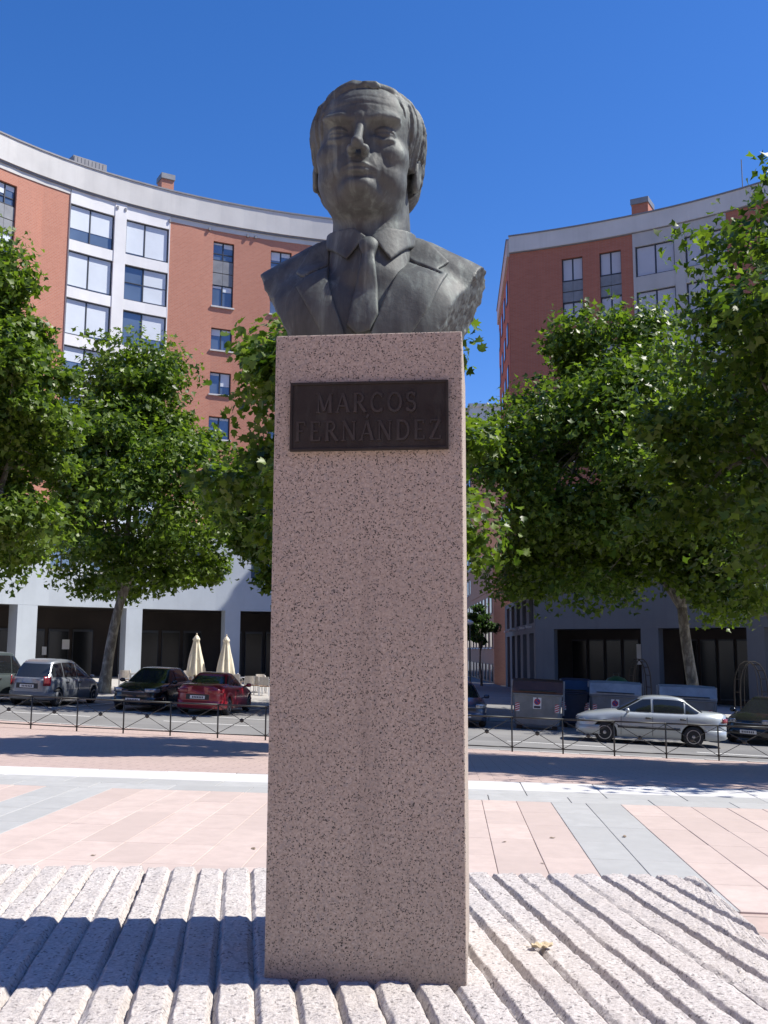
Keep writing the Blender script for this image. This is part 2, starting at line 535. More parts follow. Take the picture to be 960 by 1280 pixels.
def torso(X, F, Z):
    d = ell(X, F, Z, (0.3, -1.0, 2.5), (18.5, 10.3, 14.5))
    sh = chain(X, F, Z, [(-17.5, -1.6, 9.3), (-8.0, -2.2, 15.9), (0, -2.4, 19.2), (8.4, -2.2, 16.2), (18.0, -1.6, 10.3)], [5.2, 4.7, 4.4, 4.7, 5.2])
    d = smin(d, sh, 4.0)
    d = smin(d, ell(np.abs(X), F, Z, (8.0, 3.5, 6.5), (6.5, 4.5, 6.5)), 3.0)
    return d
def cut_ends(X, F, Z):
    # sawn-off arms: rough planes leaning inwards to the foot
    n = 0.5*fbm(X*0.25, F*1.0, Z*0.5, 3) + 0.5*np.abs(vnoise(F*1.5, Z*0.8, X*0.2)) 
    right = (X-17.6)*0.955 - (Z-14.5)*0.295*np.clip((14.5-Z)/6, -1, 1)
    right = (X - (10.9 + 7.0*np.clip(Z/14.5, 0, 1.2)**0.9))*0.92 + 0.19*F
    left = (-X - (10.2 + 7.4*np.clip(Z/14.0, 0, 1.2)**0.9))*0.98 - 0.06*F
    return np.maximum(right, left) + n
LAP_R = [(6.6, 22.5), (9.6, 19.4), (12.7, 15.6), (10.8, 13.9), (12.4, 13.2), (9.4, 6.2), (4.8, -1), (-0.4, -1), (0.5, 2.2), (2.0, 6.5), (4.4, 12.5)]
LAP_L = [(-6.6, 22.5), (-9.6, 19.0), (-11.6, 13.4), (-10.0, 11.4), (-11.3, 10.2), (-8.6, 5.0), (-5.4, -1), (-2.9, -1), (-3.6, 2.5), (-5.2, 7.0), (-6.3, 11.5)]
VEE = [(-6.6, 25), (-6.3, 11.5), (-5.2, 7.0), (-3.6, 2.5), (-2.9, -2), (-0.4, -2), (0.5, 2.2), (2.0, 6.5), (4.4, 12.5), (7.2, 25)]
def wrinkle(X, F, Z):
    return 0.16*fbm(X*0.16, F*0.2, Z*0.16, 2) + 0.05*fbm(X*0.8, F*0.8, Z*0.8, 2)
def jacket_fn(X, F, Z):
    d = torso(X, F, Z) + wrinkle(X, F, Z)
    # collar roll at the back of the neck
    d = smin(d, np.sqrt((np.sqrt((X/1.0)**2+(F+1.6)**2)-7.4)**2*0.8+(Z-19.4+0.25*F)**2)-0.9+0.5*np.maximum(0, F-0.5), 0.8)
    v = poly2(X, Z, VEE)
    v = np.maximum(v, -F+1.0)
    d = smax(d, -v, 0.15)
    nk = cap(X, F, Z, (0.2, -1.6, 30), (0.2, -1.2, 12), 6.6, 7.4)
    d = np.maximum(d, -np.maximum(nk, 14.0-Z))
    d = smax(d, cut_ends(X, F, Z), 0.12)
    d = np.maximum(d, 0.0-Z)
    # pocket seam and armhole seam
    return d
def lapel_fn(P, sgn):
    def fn(X, F, Z):
        t = torso(X, F, Z) + 0.12*fbm(X*0.16, F*0.2, Z*0.16, 2)
        p = poly2(X, Z, P)
        roll = 0.16 + 0.22*np.clip((sgn*X-2)/9, 0, 1)
        d = np.maximum(np.abs(t+0.1)-roll, np.maximum(p, 0.5-F))
        d = smax(np.abs(t+0.05)-roll, np.maximum(p, 0.5-F), 0.25)
        d = np.maximum(d, -cap(X, F, Z, (0.2, -1.6, 30), (0.2, -1.2, 12), 6.5, 7.2))
        # line between collar and lapel
        a = (11.0*sgn, 12.9 if sgn > 0 else 11.4); b = (5.4*sgn, 16.0 if sgn > 0 else 15.2)
        ex, ez = b[0]-a[0], b[1]-a[1]
        tt = np.clip(((X-a[0])*ex+(Z-a[1])*ez)/(ex*ex+ez*ez), 0, 1)
        g = np.sqrt((X-a[0]-ex*tt)**2+(Z-a[1]-ez*tt)**2)
        d = d + 0.30*np.exp(-(g/0.26)**2)
        return np.maximum(d, 0.0-Z)
    return fn
def shirt_fn(X, F, Z):
    d = torso(X, F, Z) + 0.5
    d = smin(d, cap(X, F, Z, (0.1, -1.9, 30), (0.1, 0.4, 12), 5.6, 7.6), 0.8)
    d = d + 0.10*fbm(X*0.3, F*0.3, Z*0.12, 2)
    v = np.maximum(poly2(X, Z, VEE)-1.2, -F-1.0)
    d = smax(d, v, 0.1)
    return np.maximum(np.maximum(d, 0.0-Z), Z-18.5)
def collar_fn(X, F, Z):
    c = cap(X, F, Z, (0.1, -1.9, 30), (0.1, -1.0, 12), 5.85, 7.2)
    shell = np.abs(c)-0.3
    band = np.maximum(Z-(20.9-0.24*(F+1)), (14.0-0.1*F)-Z)
    wr = poly2(X, Z, [(0.4, 18.2), (3.2, 20.6), (7.6, 24), (8.2, 19.4), (6.2, 17.4), (3.4, 14.2)])
    wl = poly2(X, Z, [(-0.4, 18.2), (-3.2, 20.6), (-7.6, 24), (-8.2, 19.4), (-6.0, 17.0), (-3.4, 14.4)])
    front = np.maximum(np.minimum(wr, wl), -F)
    c2 = cap(X, F, Z, (0.1, -1.9, 30), (0.1, 0.4, 12), 5.8, 7.8)
    wing = smax(np.abs(c2-0.22)-0.27, front, 0.2)
    wing = np.maximum(wing, Z-(21.4-0.2*(F+1)))
    back = np.maximum(smax(shell, band, 0.2), F-3.5)
    return np.minimum(back, wing) + 0.04*fbm(X*0.7, F*0.7, Z*0.7, 2)
def tie_fn(X, F, Z):
    t = smin(torso(X, F, Z)+0.5, cap(X, F, Z, (0.1, -1.9, 30), (0.1, 0.4, 12), 5.6, 7.6), 0.8)-0.45
    P = [(-0.85, 15.6), (0.85, 15.6), (1.45, 9.5), (1.6, 5.0), (0.4, 2.4), (-1.6, 1.6), (-3.2, 3.2), (-2.0, 9.5)]
    p = poly2(X, Z, P)
    fold = 0.25*np.sin((X+0.12*(Z-13))*1.3+0.5)
    d = smax(np.abs(t+0.35)-(0.75+fold*0.5+0.25*np.clip(-p/1.5, 0, 1)), np.maximum(p, -F), 0.35)
    kn = ell(X, F, Z, (0.0, 7.2, 16.1), (1.75, 1.3, 2.0))
    kn = smax(kn, np.abs(X)-(0.95+0.42*(Z-14.8)*0.8), 0.3)
    d = smin(d, kn, 0.25)
    d = d + 0.05*fbm(X*0.9, F*0.9, Z*0.5, 2)
    return np.maximum(d, 0.0-Z)

bust = empty('bronze_bust', (PED_C.x-0.026, PED_C.y, PED_TOP+0.001), R(PED_YAW*0.3))
tag(bust, 'dark bronze bust of a man in suit and tie on the pink granite pedestal', 'bust')
sdf_part('head', head_fn, (-9.6, -11.2, 14.6), (9.6, 13.6, 47.5), 0.17, bust, M_BRONZE)
sdf_part('hair', hair_fn, (-10.2, -12.0, 23.2), (10.2, 10.4, 48.6), 0.19, bust, M_BRONZE)
sdf_part('jacket', jacket_fn, (-20.5, -12.6, -0.4), (20.5, 11.2, 24), 0.26, bust, M_BRONZE)
sdf_part('lapel', lapel_fn(LAP_R, 1), (-1.4, -1.0, -0.4), (14.4, 11.6, 23.4), 0.22, bust, M_BRONZE)
sdf_part('lapel', lapel_fn(LAP_L, -1), (-13.4, -1.0, -0.4), (-1.4, 11.6, 23.4), 0.22, bust, M_BRONZE)
sdf_part('shirt', shirt_fn, (-9.5, -1.5, -0.4), (9.5, 10.6, 19.5), 0.28, bust, M_BRONZE)
sdf_part('shirt_collar', collar_fn, (-10, -11, 12.4), (10, 10.5, 23.8), 0.2, bust, M_BRONZE)
sdf_part('tie', tie_fn, (-4.6, 1.0, -0.4), (4.0, 12.4, 19.4), 0.2, bust, M_BRONZE)
# ------------------------------------------------------------------ ground, square, street surfaces
def paving_mat(name, col, var=0.10, joints=None, rough=0.75, dirt=0.25):
    m, nt, p = newmat(name)
    v = world_pos(nt)
    oi = nd(nt, 'ShaderNodeObjectInfo')
    n1 = noise(nt, v, 0.7, 5, 0.6); n2 = noise(nt, v, 45, 4, 0.7); n3 = noise(nt, v, 6, 5, 0.65)
    c = ramp(nt, n3, [(0.3, [k*(1-var) for k in col]), (0.7, [min(1, k*(1+var)) for k in col])])
    c = mix(nt, ramp(nt, oi.outputs['Random'], [(0.0, 0.0), (1.0, 0.7)]), c, [k*0.80 for k in col])
    c = mix(nt, ramp(nt, n1, [(0.45, 0.0), (0.75, dirt)]), c, [k*0.66 for k in col])
    c = mix(nt, ramp(nt, n2, [(0.60, 0.0), (0.72, 0.3)]), c, [k*0.55 for k in col])
    if joints:
        br = nd(nt, 'ShaderNodeTexBrick'); br.offset = joints[3] if len(joints) > 3 else 0.0
        br.inputs['Scale'].default_value = 1.0
        br.inputs['Brick Width'].default_value = joints[0]; br.inputs['Row Height'].default_value = joints[1]
        br.inputs['Mortar Size'].default_value = joints[2]; br.inputs['Mortar Smooth'].default_value = 0.3
        mp = nd(nt, 'ShaderNodeMapping'); mp.inputs['Rotation'].default_value = (0, 0, R(3.66))
        nt.links.new(v, mp.inputs[0]); nt.links.new(mp.outputs[0], br.inputs['Vector'])
        c = mix(nt, br.outputs['Fac'], c, [k*0.45 for k in col])
    nt.links.new(c, p.inputs['Base Color'])
    p.inputs['Roughness'].default_value = rough
    bump(nt, n2, p, 0.25, 0.003)
    return m
M_PINK = paving_mat('pink_paving', (0.52, 0.42, 0.37))
M_GREY = paving_mat('grey_paving', (0.40, 0.40, 0.385))
M_WHITE = paving_mat('white_paving', (0.60, 0.59, 0.57), 0.06, dirt=0.12)
M_PLAZA = paving_mat('square_base', (0.46, 0.355, 0.305), joints=(0.77, 0.385, 0.008))
M_PROM = paving_mat('promenade_paving', (0.45, 0.345, 0.305), joints=(0.4, 0.2, 0.006, 0.5))
M_WALK = paving_mat('sidewalk_paving', (0.47, 0.45, 0.42), joints=(0.4, 0.4, 0.008))
M_KERB = paving_mat('kerb_stone', (0.46, 0.45, 0.43))
def asphalt():
    m, nt, p = newmat('asphalt')
    v = world_pos(nt)
    n1 = noise(nt, v, 0.35, 5, 0.6); n2 = noise(nt, v, 60, 4, 0.7); n3 = noise(nt, world_pos(nt, (0.05, 0.9, 1)), 1.5, 4)
    c = ramp(nt, n1, [(0.3, (0.15, 0.148, 0.145)), (0.7, (0.22, 0.216, 0.21))])
    c = mix(nt, ramp(nt, n2, [(0.5, 0.0), (0.75, 0.5)]), c, (0.30, 0.295, 0.285))
    c = mix(nt, ramp(nt, n3, [(0.5, 0.0), (0.7, 0.45)]), c, (0.11, 0.11, 0.11))
    nt.links.new(c, p.inputs['Base Color']); p.inputs['Roughness'].default_value = 0.85
    bump(nt, n2, p, 0.35, 0.004)
    return m
M_ASPH = asphalt()
M_PAINT = plain('road_paint', (0.70, 0.70, 0.68), 0.7, var=0.12, vscale=9)

def sheet(name, m, u0, u1, v_of, v1_of, nu, nv, dz, kind='structure', zf=gz):
    """strip of ground following the terrain: x from u0 to u1, y between two functions of x"""
    mb = MB(); rows = []
    for i in range(nu+1):
        x = u0+(u1-u0)*i/nu
        a, b = v_of(x), v1_of(x)
        rows.append([(x, a+(b-a)*j/nv, zf(x, a+(b-a)*j/nv)+dz) for j in range(nv+1)])
    mb.grid(rows)
    o = mb.build(name, m, fix=False)
    me = o.data
    if me.polygons[0].normal.z < 0: me.flip_normals()
    if kind: tag(o, kind=kind)
    return o
# one sheet to the horizon
xs = [-2500, -600, -200, -90, -60] + [-45+3*i for i in range(31)] + [60, 90, 200, 600, 2500]
ys = [-60, -10] + [2*i for i in range(48)] + [110, 150, 250, 500, 1200, 4000]
mb = MB(); mb.grid([[(x, y, gz(x, y)-0.05) for y in ys] for x in xs])
g = mb.build('ground', M_ASPH, fix=False)
if g.data.polygons[0].normal.z < 0: g.data.flip_normals()
tag(g, kind='structure')

TH = R(3.66)
def uv2(u, v): return (u*math.cos(TH)+v*math.sin(TH), -u*math.sin(TH)+v*math.cos(TH))
def street(x, y0): return y0-0.18*x          # street direction, turned against the square
FENCE0, ROAD0, PARK0, KERB0 = 25.7, 27.0, 33.2, 39.2

plaza = sheet('square', M_PLAZA, -40, 40, lambda x: -45.0, lambda x: 13.5-x*math.tan(TH), 40, 40, -0.016)
prom = sheet('promenade', M_PROM, -40, 40, lambda x: 13.34-x*math.tan(TH), lambda x: street(x, ROAD0-0.16), 40, 24, 0.0)
road = sheet('road', M_ASPH, -45, 45, lambda x: street(x, ROAD0-0.02), lambda x: street(x, KERB0), 45, 14, -0.02)
walk = sheet('sidewalk', M_WALK, -40, 8.2, lambda x: street(x, KERB0+0.13), lambda x: 66, 30, 16, 0.10)
alley = sheet('side_street', M_ASPH, 0.5, 9.6, lambda x: street(x, KERB0+0.3)+0*x, lambda x: 150, 6, 40, 0.104)
walk2 = sheet('right_sidewalk', M_WALK, 9.7, 45, lambda x: street(x, KERB0+0.13), lambda x: 70, 20, 16, 0.115)
# kerbs as real steps: separate stones
def kerb_run(name, x0, x1, y0, step, h, base):
    root = empty(name); tag(root, kind='structure')
    mb = MB(); L = step-0.012
    mb.box((-L/2, -0.07, -0.12), (L/2, 0.07, h))
    me = mb.mesh('kerb_stone')
    n = int((x1-x0)/step)
    for i in range(n):
        x = x0+(i+0.5)*step
        o = link('kerb_stone', me, M_KERB, root)
        o.location = (x, street(x, y0), gz(x, street(x, y0))+base)
        o.rotation_euler = (0, 0.04, math.atan(-0.18))
    return root
kerb_run('near_kerb', -16, 16, ROAD0-0.08, 1.0, 0.0, 0.012)
kerb_run('far_kerb', -18, 18, KERB0+0.06, 1.0, 0.0, 0.115)
# lane paint
def paint(x0, x1, y0, w, name='lane_marking'):
    n = max(2, int((x1-x0)/1.0))
    o = sheet(name, M_PAINT, x0, x1, lambda x: street(x, y0-w/2), lambda x: street(x, y0+w/2), n, 1, -0.015)
    o.parent = road
    del o['kind']
    return o
for k in range(-3, 4):
    paint(k*5.2-1.6, k*5.2+1.2, 30.3, 0.13)
paint(-18, -1.2, PARK0, 0.12, 'parking_line'); 
for k in range(7):
    x = -16.4+2.6*k
    mbp = MB()
    rows = []
    for s_ in (0, 1, 2, 3, 4, 5):
        yy = street(x, PARK0)+s_*0.95
        rows.append([(x+0.25*s_-0.06, yy, gz(x, yy)-0.0145), (x+0.25*s_+0.06, yy, gz(x, yy)-0.0145)])
    mbp.grid(rows); o = mbp.build('parking_line', M_PAINT, road, fix=False)
    if o.data.polygons[0].normal.z < 0: o.data.flip_normals()

# ------------------------------------------------------------------ paving slabs one by one
def slab_mesh(name, l, w, t=0.03, c=0.004):
    mb = MB()
    a, b = l/2, w/2
    lo = [(-a, -b, -t), (a, -b, -t), (a, b, -t), (-a, b, -t)]
    md = [(-a, -b, -c), (a, -b, -c), (a, b, -c), (-a, b, -c)]
    tp = [(-a+c, -b+c, 0), (a-c, -b+c, 0), (a-c, b-c, 0), (-a+c, b-c, 0)]
    mb.add(lo+md+tp, [(0,1,5,4),(1,2,6,5),(2,3,7,6),(3,0,4,7),(4,5,9,8),(5,6,10,9),(6,7,11,10),(7,4,8,11),(8,9,10,11)])
    return mb.mesh(name, fix=False)
rng = random.Random(3)
TS = 0.385
def put_slab(me, m, u, v, name='slab'):
    x, y = uv2(u, v)
    o = bpy.data.objects.new(name, me); COL.objects.link(o)
    o.parent = plaza
    o.location = (x, y, gz(x, y)+rng.uniform(-0.0015, 0.0015))
    o.rotation_euler = (rng.uniform(-.002, .002), 0.019+rng.uniform(-.002, .002), -TH)
    return o
me_p = slab_mesh('pink_slab', TS-0.004, 2*TS-0.004); me_p.materials.append(M_PINK)
me_g = slab_mesh('grey_slab', TS-0.004, 2*TS-0.004); me_g.materials.append(M_GREY)
me_w = slab_mesh('white_slab', 0.92-0.010, 0.80-0.008); me_w.materials.append(M_WHITE)
me_b = slab_mesh('band_slab', 0.92-0.008, 0.44-0.008); me_b.materials.append(M_GREY)
V0 = 11.62
U0 = 1.137
for r in range(6):
    v = V0-(r+0.5)*2*TS
    half = (v*0.5+0.5)
    for k in range(-22, 14):
        u = U0+(k+0.5)*TS
        x, y = uv2(u, v)
        if abs(x) > half: continue
        put_slab(me_g if k % 15 in (0, 1) else me_p, None, u, v)
for k in range(-8, 8):
    put_slab(me_w, None, 0.45+k*0.92, 12.9)
    put_slab(me_b, None, 0.45+k*0.92, 12.28)
    put_slab(me_b, None, 0.91+k*0.92, 11.84)

# ------------------------------------------------------------------ rough granite plinth with carved ridges
def granite_rough():
    m, nt, p = newmat('rough_granite')
    v = coords(nt, 'Object')
    vo = nd(nt, 'ShaderNodeTexVoronoi'); vo.inputs['Scale'].default_value = 150
    nt.links.new(v, vo.inputs['Vector'])
    n1 = noise(nt, v, 3.0, 5, 0.6); n2 = noise(nt, v, 90, 5, 0.75); n4 = noise(nt, v, 22, 5, 0.7)
    c = ramp(nt, n2, [(0.30, (0.28, 0.25, 0.23)), (0.48, (0.50, 0.46, 0.43)), (0.68, (0.68, 0.635, 0.60))])
    c = mix(nt, ramp(nt, vo.outputs['Color'], [(0.0, 0.85), (0.16, 0.75), (0.20, 0.0)]), c, (0.13, 0.12, 0.12))
    c = mix(nt, ramp(nt, n1, [(0.4, 0.0), (0.75, 0.5)]), c, (0.42, 0.37, 0.335))
    nt.links.new(c, p.inputs['Base Color']); p.inputs['Roughness'].default_value = 0.9
    p.inputs['Specular IOR Level'].default_value = 0.25
    a = nd(nt, 'ShaderNodeMath'); a.operation = 'MULTIPLY_ADD'
    nt.links.new(n4, a.inputs[0]); a.inputs[1].default_value = 1.6; nt.links.new(n2, a.inputs[2])
    bump(nt, a.outputs[0], p, 0.85, 0.006)
    return m
M_ROUGH = granite_rough()
PL_TH = R(3.3)
PL_O = Vector((0, 0, 0.0))
def pl(u, v): return Vector((u*math.cos(PL_TH)+v*math.sin(PL_TH), -u*math.sin(PL_TH)+v*math.cos(PL_TH)))
PU0, PU1, PV0, PV1 = -1.78, 0.915, 1.62, 3.835
plinth = empty('granite_plinth', (0, 0, 0))
tag(plinth, 'light rough granite plinth with carved parallel ridges under the pedestal', 'plinth')
corn = [pl(PU0, PV0), pl(PU1, PV0), pl(PU1, PV1), pl(PU0, PV1)]
RD = Vector((-0.139, 0.990)).normalized()       # ridge direction
RN = Vector((RD.y, -RD.x))
RW = 0.0965
def clip_line(off):
    """range along the ridge direction inside the block for a given offset"""
    t0, t1 = -1e9, 1e9
    for i in range(4):
        a, b = corn[i], corn[(i+1) % 4]
        e = b-a; n = Vector((-e.y, e.x))          # inward for CCW
        q = RN*off-a
        den = RD.dot(n); num = -q.dot(n)
        if abs(den) < 1e-9:
            if num > 0: return None
        elif den > 0: t0 = max(t0, num/den)
        else: t1 = min(t1, num/den)
    return (t0, t1) if t1-t0 > 0.02 else None
offs = [c.dot(RN) for c in corn]
k0, k1 = int(math.floor(min(offs)/RW)), int(math.ceil(max(offs)/RW))
prof = [-1, -.92, -.84, -.78, -.74, -.70, -.66, -.60, -.5, -.25, 0, .25, .5, .60, .66, .70, .74, .78, .84, .92, 1]
NA = len(prof)
TOPZ = PED_BASE+0.002
for k in range(k0, k1+1):
    c0 = k*RW
    rr = random.Random(k*31+5)
    gl, gr = rr.uniform(0.6, 1.15), rr.uniform(0.6, 1.15)
    rows = []
    n_al = 130
    O = np.array([c0+0.5*RW*s_*0.999 for s_ in prof])
    rng_t = [clip_line(o) for o in O]
    okr = [r for r in rng_t if r]
    if not okr: continue
    lo = min(r[0] for r in okr); hi = max(r[1] for r in okr)
    T = []
    for r in rng_t:
        r = r or ((lo, lo+0.002) if c0 < 0 else (hi-0.002, hi))
        T.append(np.linspace(r[0], r[1], n_al))
    T = np.array(T)                                # across x along
    OO = O[:, None]+0*T
    # groove edges wander along the ridge
    wl = 0.07*fbm(T*3.1+k*3.3, k*1.7, 0.5, 3)-.03; wr = -0.07*fbm(T*3.1+(k+1)*3.3, (k+1)*1.7, 0.5, 3)-.03
    wl = wl+0.07*fbm(T*31, k*2.7, 0.9, 2); wr = wr+0.07*fbm(T*31, k*4.7, 2.9, 2)
    S_ = np.array(prof)[:, None]+0*T
    depthL = np.clip(0.75+0.9*fbm(T*0.9+k*5.1, k*2.2, 3.5, 2), 0.12, 1.3)
    depthR = np.clip(0.75+0.9*fbm(T*0.9+(k+1)*5.1, (k+1)*2.2, 3.5, 2), 0.12, 1.3)
    dl = np.clip((S_+1+wl)/0.27, 0, 1); dr = np.clip((1-S_+wr)/0.27, 0, 1)
    prof_l = 1-dl; prof_r = 1-dr
    X = RN.x*OO+RD.x*T; Y = RN.y*OO+RD.y*T
    z = TOPZ-0.025*depthL*prof_l-0.025*depthR*prof_r
    z = z+0.0060*fbm(X*9, Y*9, 0.3, 3)+0.0060*fbm(X*55, Y*55, 4.3, 2)+0.004*fbm(k*7.7, T*1.3, 1.0, 2)
    # worn outer edges of the block
    endf = np.minimum(T-lo, hi-T)
    z = z-0.018*np.clip(1-endf/0.03, 0, 1)**2*(1+0.6*vnoise(X*20, Y*20, 1))
    me_rows = [[(float(X[i, j]), float(Y[i, j]), float(z[i, j])) for j in range(n_al)] for i in range(NA)]
    mb = MB(); mb.grid(me_rows)
    # skirt along both sides and ends so that every ridge is a closed stone rib
    nv = NA*n_al
    ring = [j for j in range(n_al)]+[i*n_al+n_al-1 for i in range(1, NA)]+[(NA-1)*n_al+j for j in range(n_al-2, -1, -1)]+[i*n_al for i in range(NA-2, 0, -1)]
    low = [(mb.v[q][0], mb.v[q][1], TOPZ-0.06) for q in ring]
    b0 = len(mb.v); mb.v.extend(low)
    for q in range(len(ring)):
        q2 = (q+1) % len(ring)
        mb.f.append((ring[q], ring[q2], b0+q2, b0+q))
    o = mb.build('ridge', M_ROUGH, plinth, smooth=True)
mb = MB()
nb = 40
rows = []
ringp = []
for i in range(4):
    a, b = corn[i], corn[(i+1) % 4]
    for j in range(nb):
        ringp.append(a+(b-a)*(j/nb))
cen = sum((c for c in corn), Vector((0, 0)))/4
for h in range(15):
    zz = -0.15+(TOPZ-0.045+0.15)*h/14
    row = []
    for p_ in ringp:
        d = (p_-cen).normalized()
        w = 0.012*float(fbm(p_.x*5, p_.y*5, zz*5, 3))-0.010
        row.append((p_.x+d.x*w, p_.y+d.y*w, zz))
    rows.append(row)
mb.grid(rows, closed=True)
mb.f.append(tuple(14*len(ringp)+i for i in range(len(ringp))))
mb.build('block', M_ROUGH, plinth)

# ------------------------------------------------------------------ pedestal with plaque
def granite_pink():
    m, nt, p = newmat('pink_granite')
    v = coords(nt, 'Object')
    mp = nd(nt, 'ShaderNodeMapping')
    nz = nd(nt, 'ShaderNodeTexNoise'); nz.inputs['Scale'].default_value = 60; nz.inputs['Detail'].default_value = 2
    nt.links.new(v, nz.inputs['Vector'])
    va = nd(nt, 'ShaderNodeVectorMath'); va.operation = 'MULTIPLY_ADD'
    nt.links.new(nz.outputs['Color'], va.inputs[0]); va.inputs[1].default_value = (0.016, 0.016, 0.016); nt.links.new(v, va.inputs[2])
    vo = nd(nt, 'ShaderNodeTexVoronoi'); vo.inputs['Scale'].default_value = 250
    nt.links.new(va.outputs[0], vo.inputs['Vector'])
    vo2 = nd(nt, 'ShaderNodeTexVoronoi'); vo2.inputs['Scale'].default_value = 210
    nt.links.new(va.outputs[0], vo2.inputs['Vector'])
    n1 = noise(nt, v, 140, 4, 0.7); n2 = noise(nt, v, 3.5, 5, 0.6); n3 = noise(nt, v, 11, 4, 0.6)
    c = ramp(nt, n1, [(0.28, (0.26, 0.208, 0.165)), (0.5, (0.425, 0.350, 0.286)), (0.74, (0.56, 0.48, 0.41))])
    c = mix(nt, ramp(nt, vo2.outputs['Color'], [(0.0, 0.85), (0.26, 0.75), (0.30, 0.0)]), c, (0.31, 0.278, 0.252))
    sep = nd(nt, 'ShaderNodeSeparateColor'); nt.links.new(vo.outputs['Color'], sep.inputs[0])
    near = ramp(nt, vo.outputs['Distance'], [(0.0, 1.0), (0.40, 1.0), (0.54, 0.0)])
    pick = ramp(nt, sep.outputs[0], [(0.0, 1.0), (0.28, 0.9), (0.295, 0.0)], 'LINEAR')
    k = nd(nt, 'ShaderNodeMath'); k.operation = 'MULTIPLY'
    nt.links.new(near, k.inputs[0]); nt.links.new(pick, k.inputs[1])
    c = mix(nt, k.outputs[0], c, (0.030, 0.026, 0.023))
    c = mix(nt, ramp(nt, n2, [(0.45, 0.0), (0.75, 0.32)]), c, (0.30, 0.245, 0.205))
    c = mix(nt, ramp(nt, n3, [(0.66, 0.0), (0.78, 0.30)]), c, (0.28, 0.23, 0.19))
    st = noise(nt, coords(nt, 'Object', (9, 9, 0.6)), 1.3, 5, 0.7)
    c = mix(nt, ramp(nt, st, [(0.56, 0.0), (0.74, 0.38)]), c, (0.235, 0.195, 0.165))
    sz = nd(nt, 'ShaderNodeSeparateXYZ'); nt.links.new(v, sz.inputs[0])
    hm = nd(nt, 'ShaderNodeMath'); hm.operation = 'MULTIPLY_ADD'; hm.inputs[1].default_value = 0.10
    nt.links.new(n3, hm.inputs[0]); nt.links.new(sz.outputs['Z'], hm.inputs[2])
    c = mix(nt, ramp(nt, hm.outputs[0], [(0.06, 0.55), (0.15, 0.0)]), c, (0.17, 0.145, 0.13))
    nt.links.new(c, p.inputs['Base Color']); p.inputs['Roughness'].default_value = 0.62
    p.inputs['Specular IOR Level'].default_value = 0.4
    bump(nt, n1, p, 0.12, 0.002)
    return m
M_PGRAN = granite_pink()
ped = empty('stone_pedestal', (PED_C.x, PED_C.y, PED_BASE-0.02), R(PED_YAW))
tag(ped, 'tall square pink granite pedestal with black specks carrying the bust', 'pedestal')
mb = MB()
H_ = PED_TOP-PED_BASE+0.02
mb.box((-PED_W/2, -PED_DEP/2, 0), (PED_W/2, PED_DEP/2, H_))
mb.build('shaft', M_PGRAN, ped, bevel=0.0035)
def plaque_mat():
    m, nt, p = newmat('dark_plaque')
    v = coords(nt, 'Object')
    n1 = noise(nt, v, 14, 5, 0.65); n2 = noise(nt, coords(nt, 'Object', (30, 30, 8)), 1.5, 4, 0.6)
    c = ramp(nt, n1, [(0.3, (0.016, 0.013, 0.011)), (0.7, (0.032, 0.027, 0.023))])
    c = mix(nt, ramp(nt, n2, [(0.55, 0.0), (0.8, 0.6)]), c, (0.055, 0.056, 0.050))
    nt.links.new(c, p.inputs['Base Color']); p.inputs['Metallic'].default_value = 0.0; p.inputs['Specular IOR Level'].default_value = 0.3
    nt.links.new(ramp(nt, n1, [(0.3, 0.36), (0.7, 0.55)]), p.inputs['Roughness'])
    bump(nt, noise(nt, v, 120, 3), p, 0.2, 0.002)
    return m
M_PLAQ = plaque_mat()
M_LETTER = plain('worn_letter_bronze', (0.036, 0.031, 0.027), 0.45, 0.1, var=0.35, vscale=30)
PLW, PLH = 0.420, 0.185
PLZ = H_-0.135-PLH
plaque = empty('plaque', (0.004, -PED_DEP/2-0.0015, PLZ)); plaque.parent = ped
tag(plaque, 'dark bronze plaque with raised lettering')
mb = MB(); mb.box((-PLW/2, -0.010, 0), (PLW/2, 0.0, PLH)); mb.build('plate', M_PLAQ, plaque, bevel=0.0015)
mb = MB()
b_ = 0.007
for a, b in (((-PLW/2+.0005, -0.0145, .0005), (PLW/2-.0005, -0.0102, b_)), ((-PLW/2+.0005, -0.0145, PLH-b_), (PLW/2-.0005, -0.0102, PLH-.0005)),
             ((-PLW/2+.0005, -0.0145, b_), (-PLW/2+b_, -0.0102, PLH-b_)), ((PLW/2-b_, -0.0145, b_), (PLW/2-.0005, -0.0102, PLH-b_))):
    mb.box(a, b)
mb.build('border', M_PLAQ, plaque, bevel=0.001)
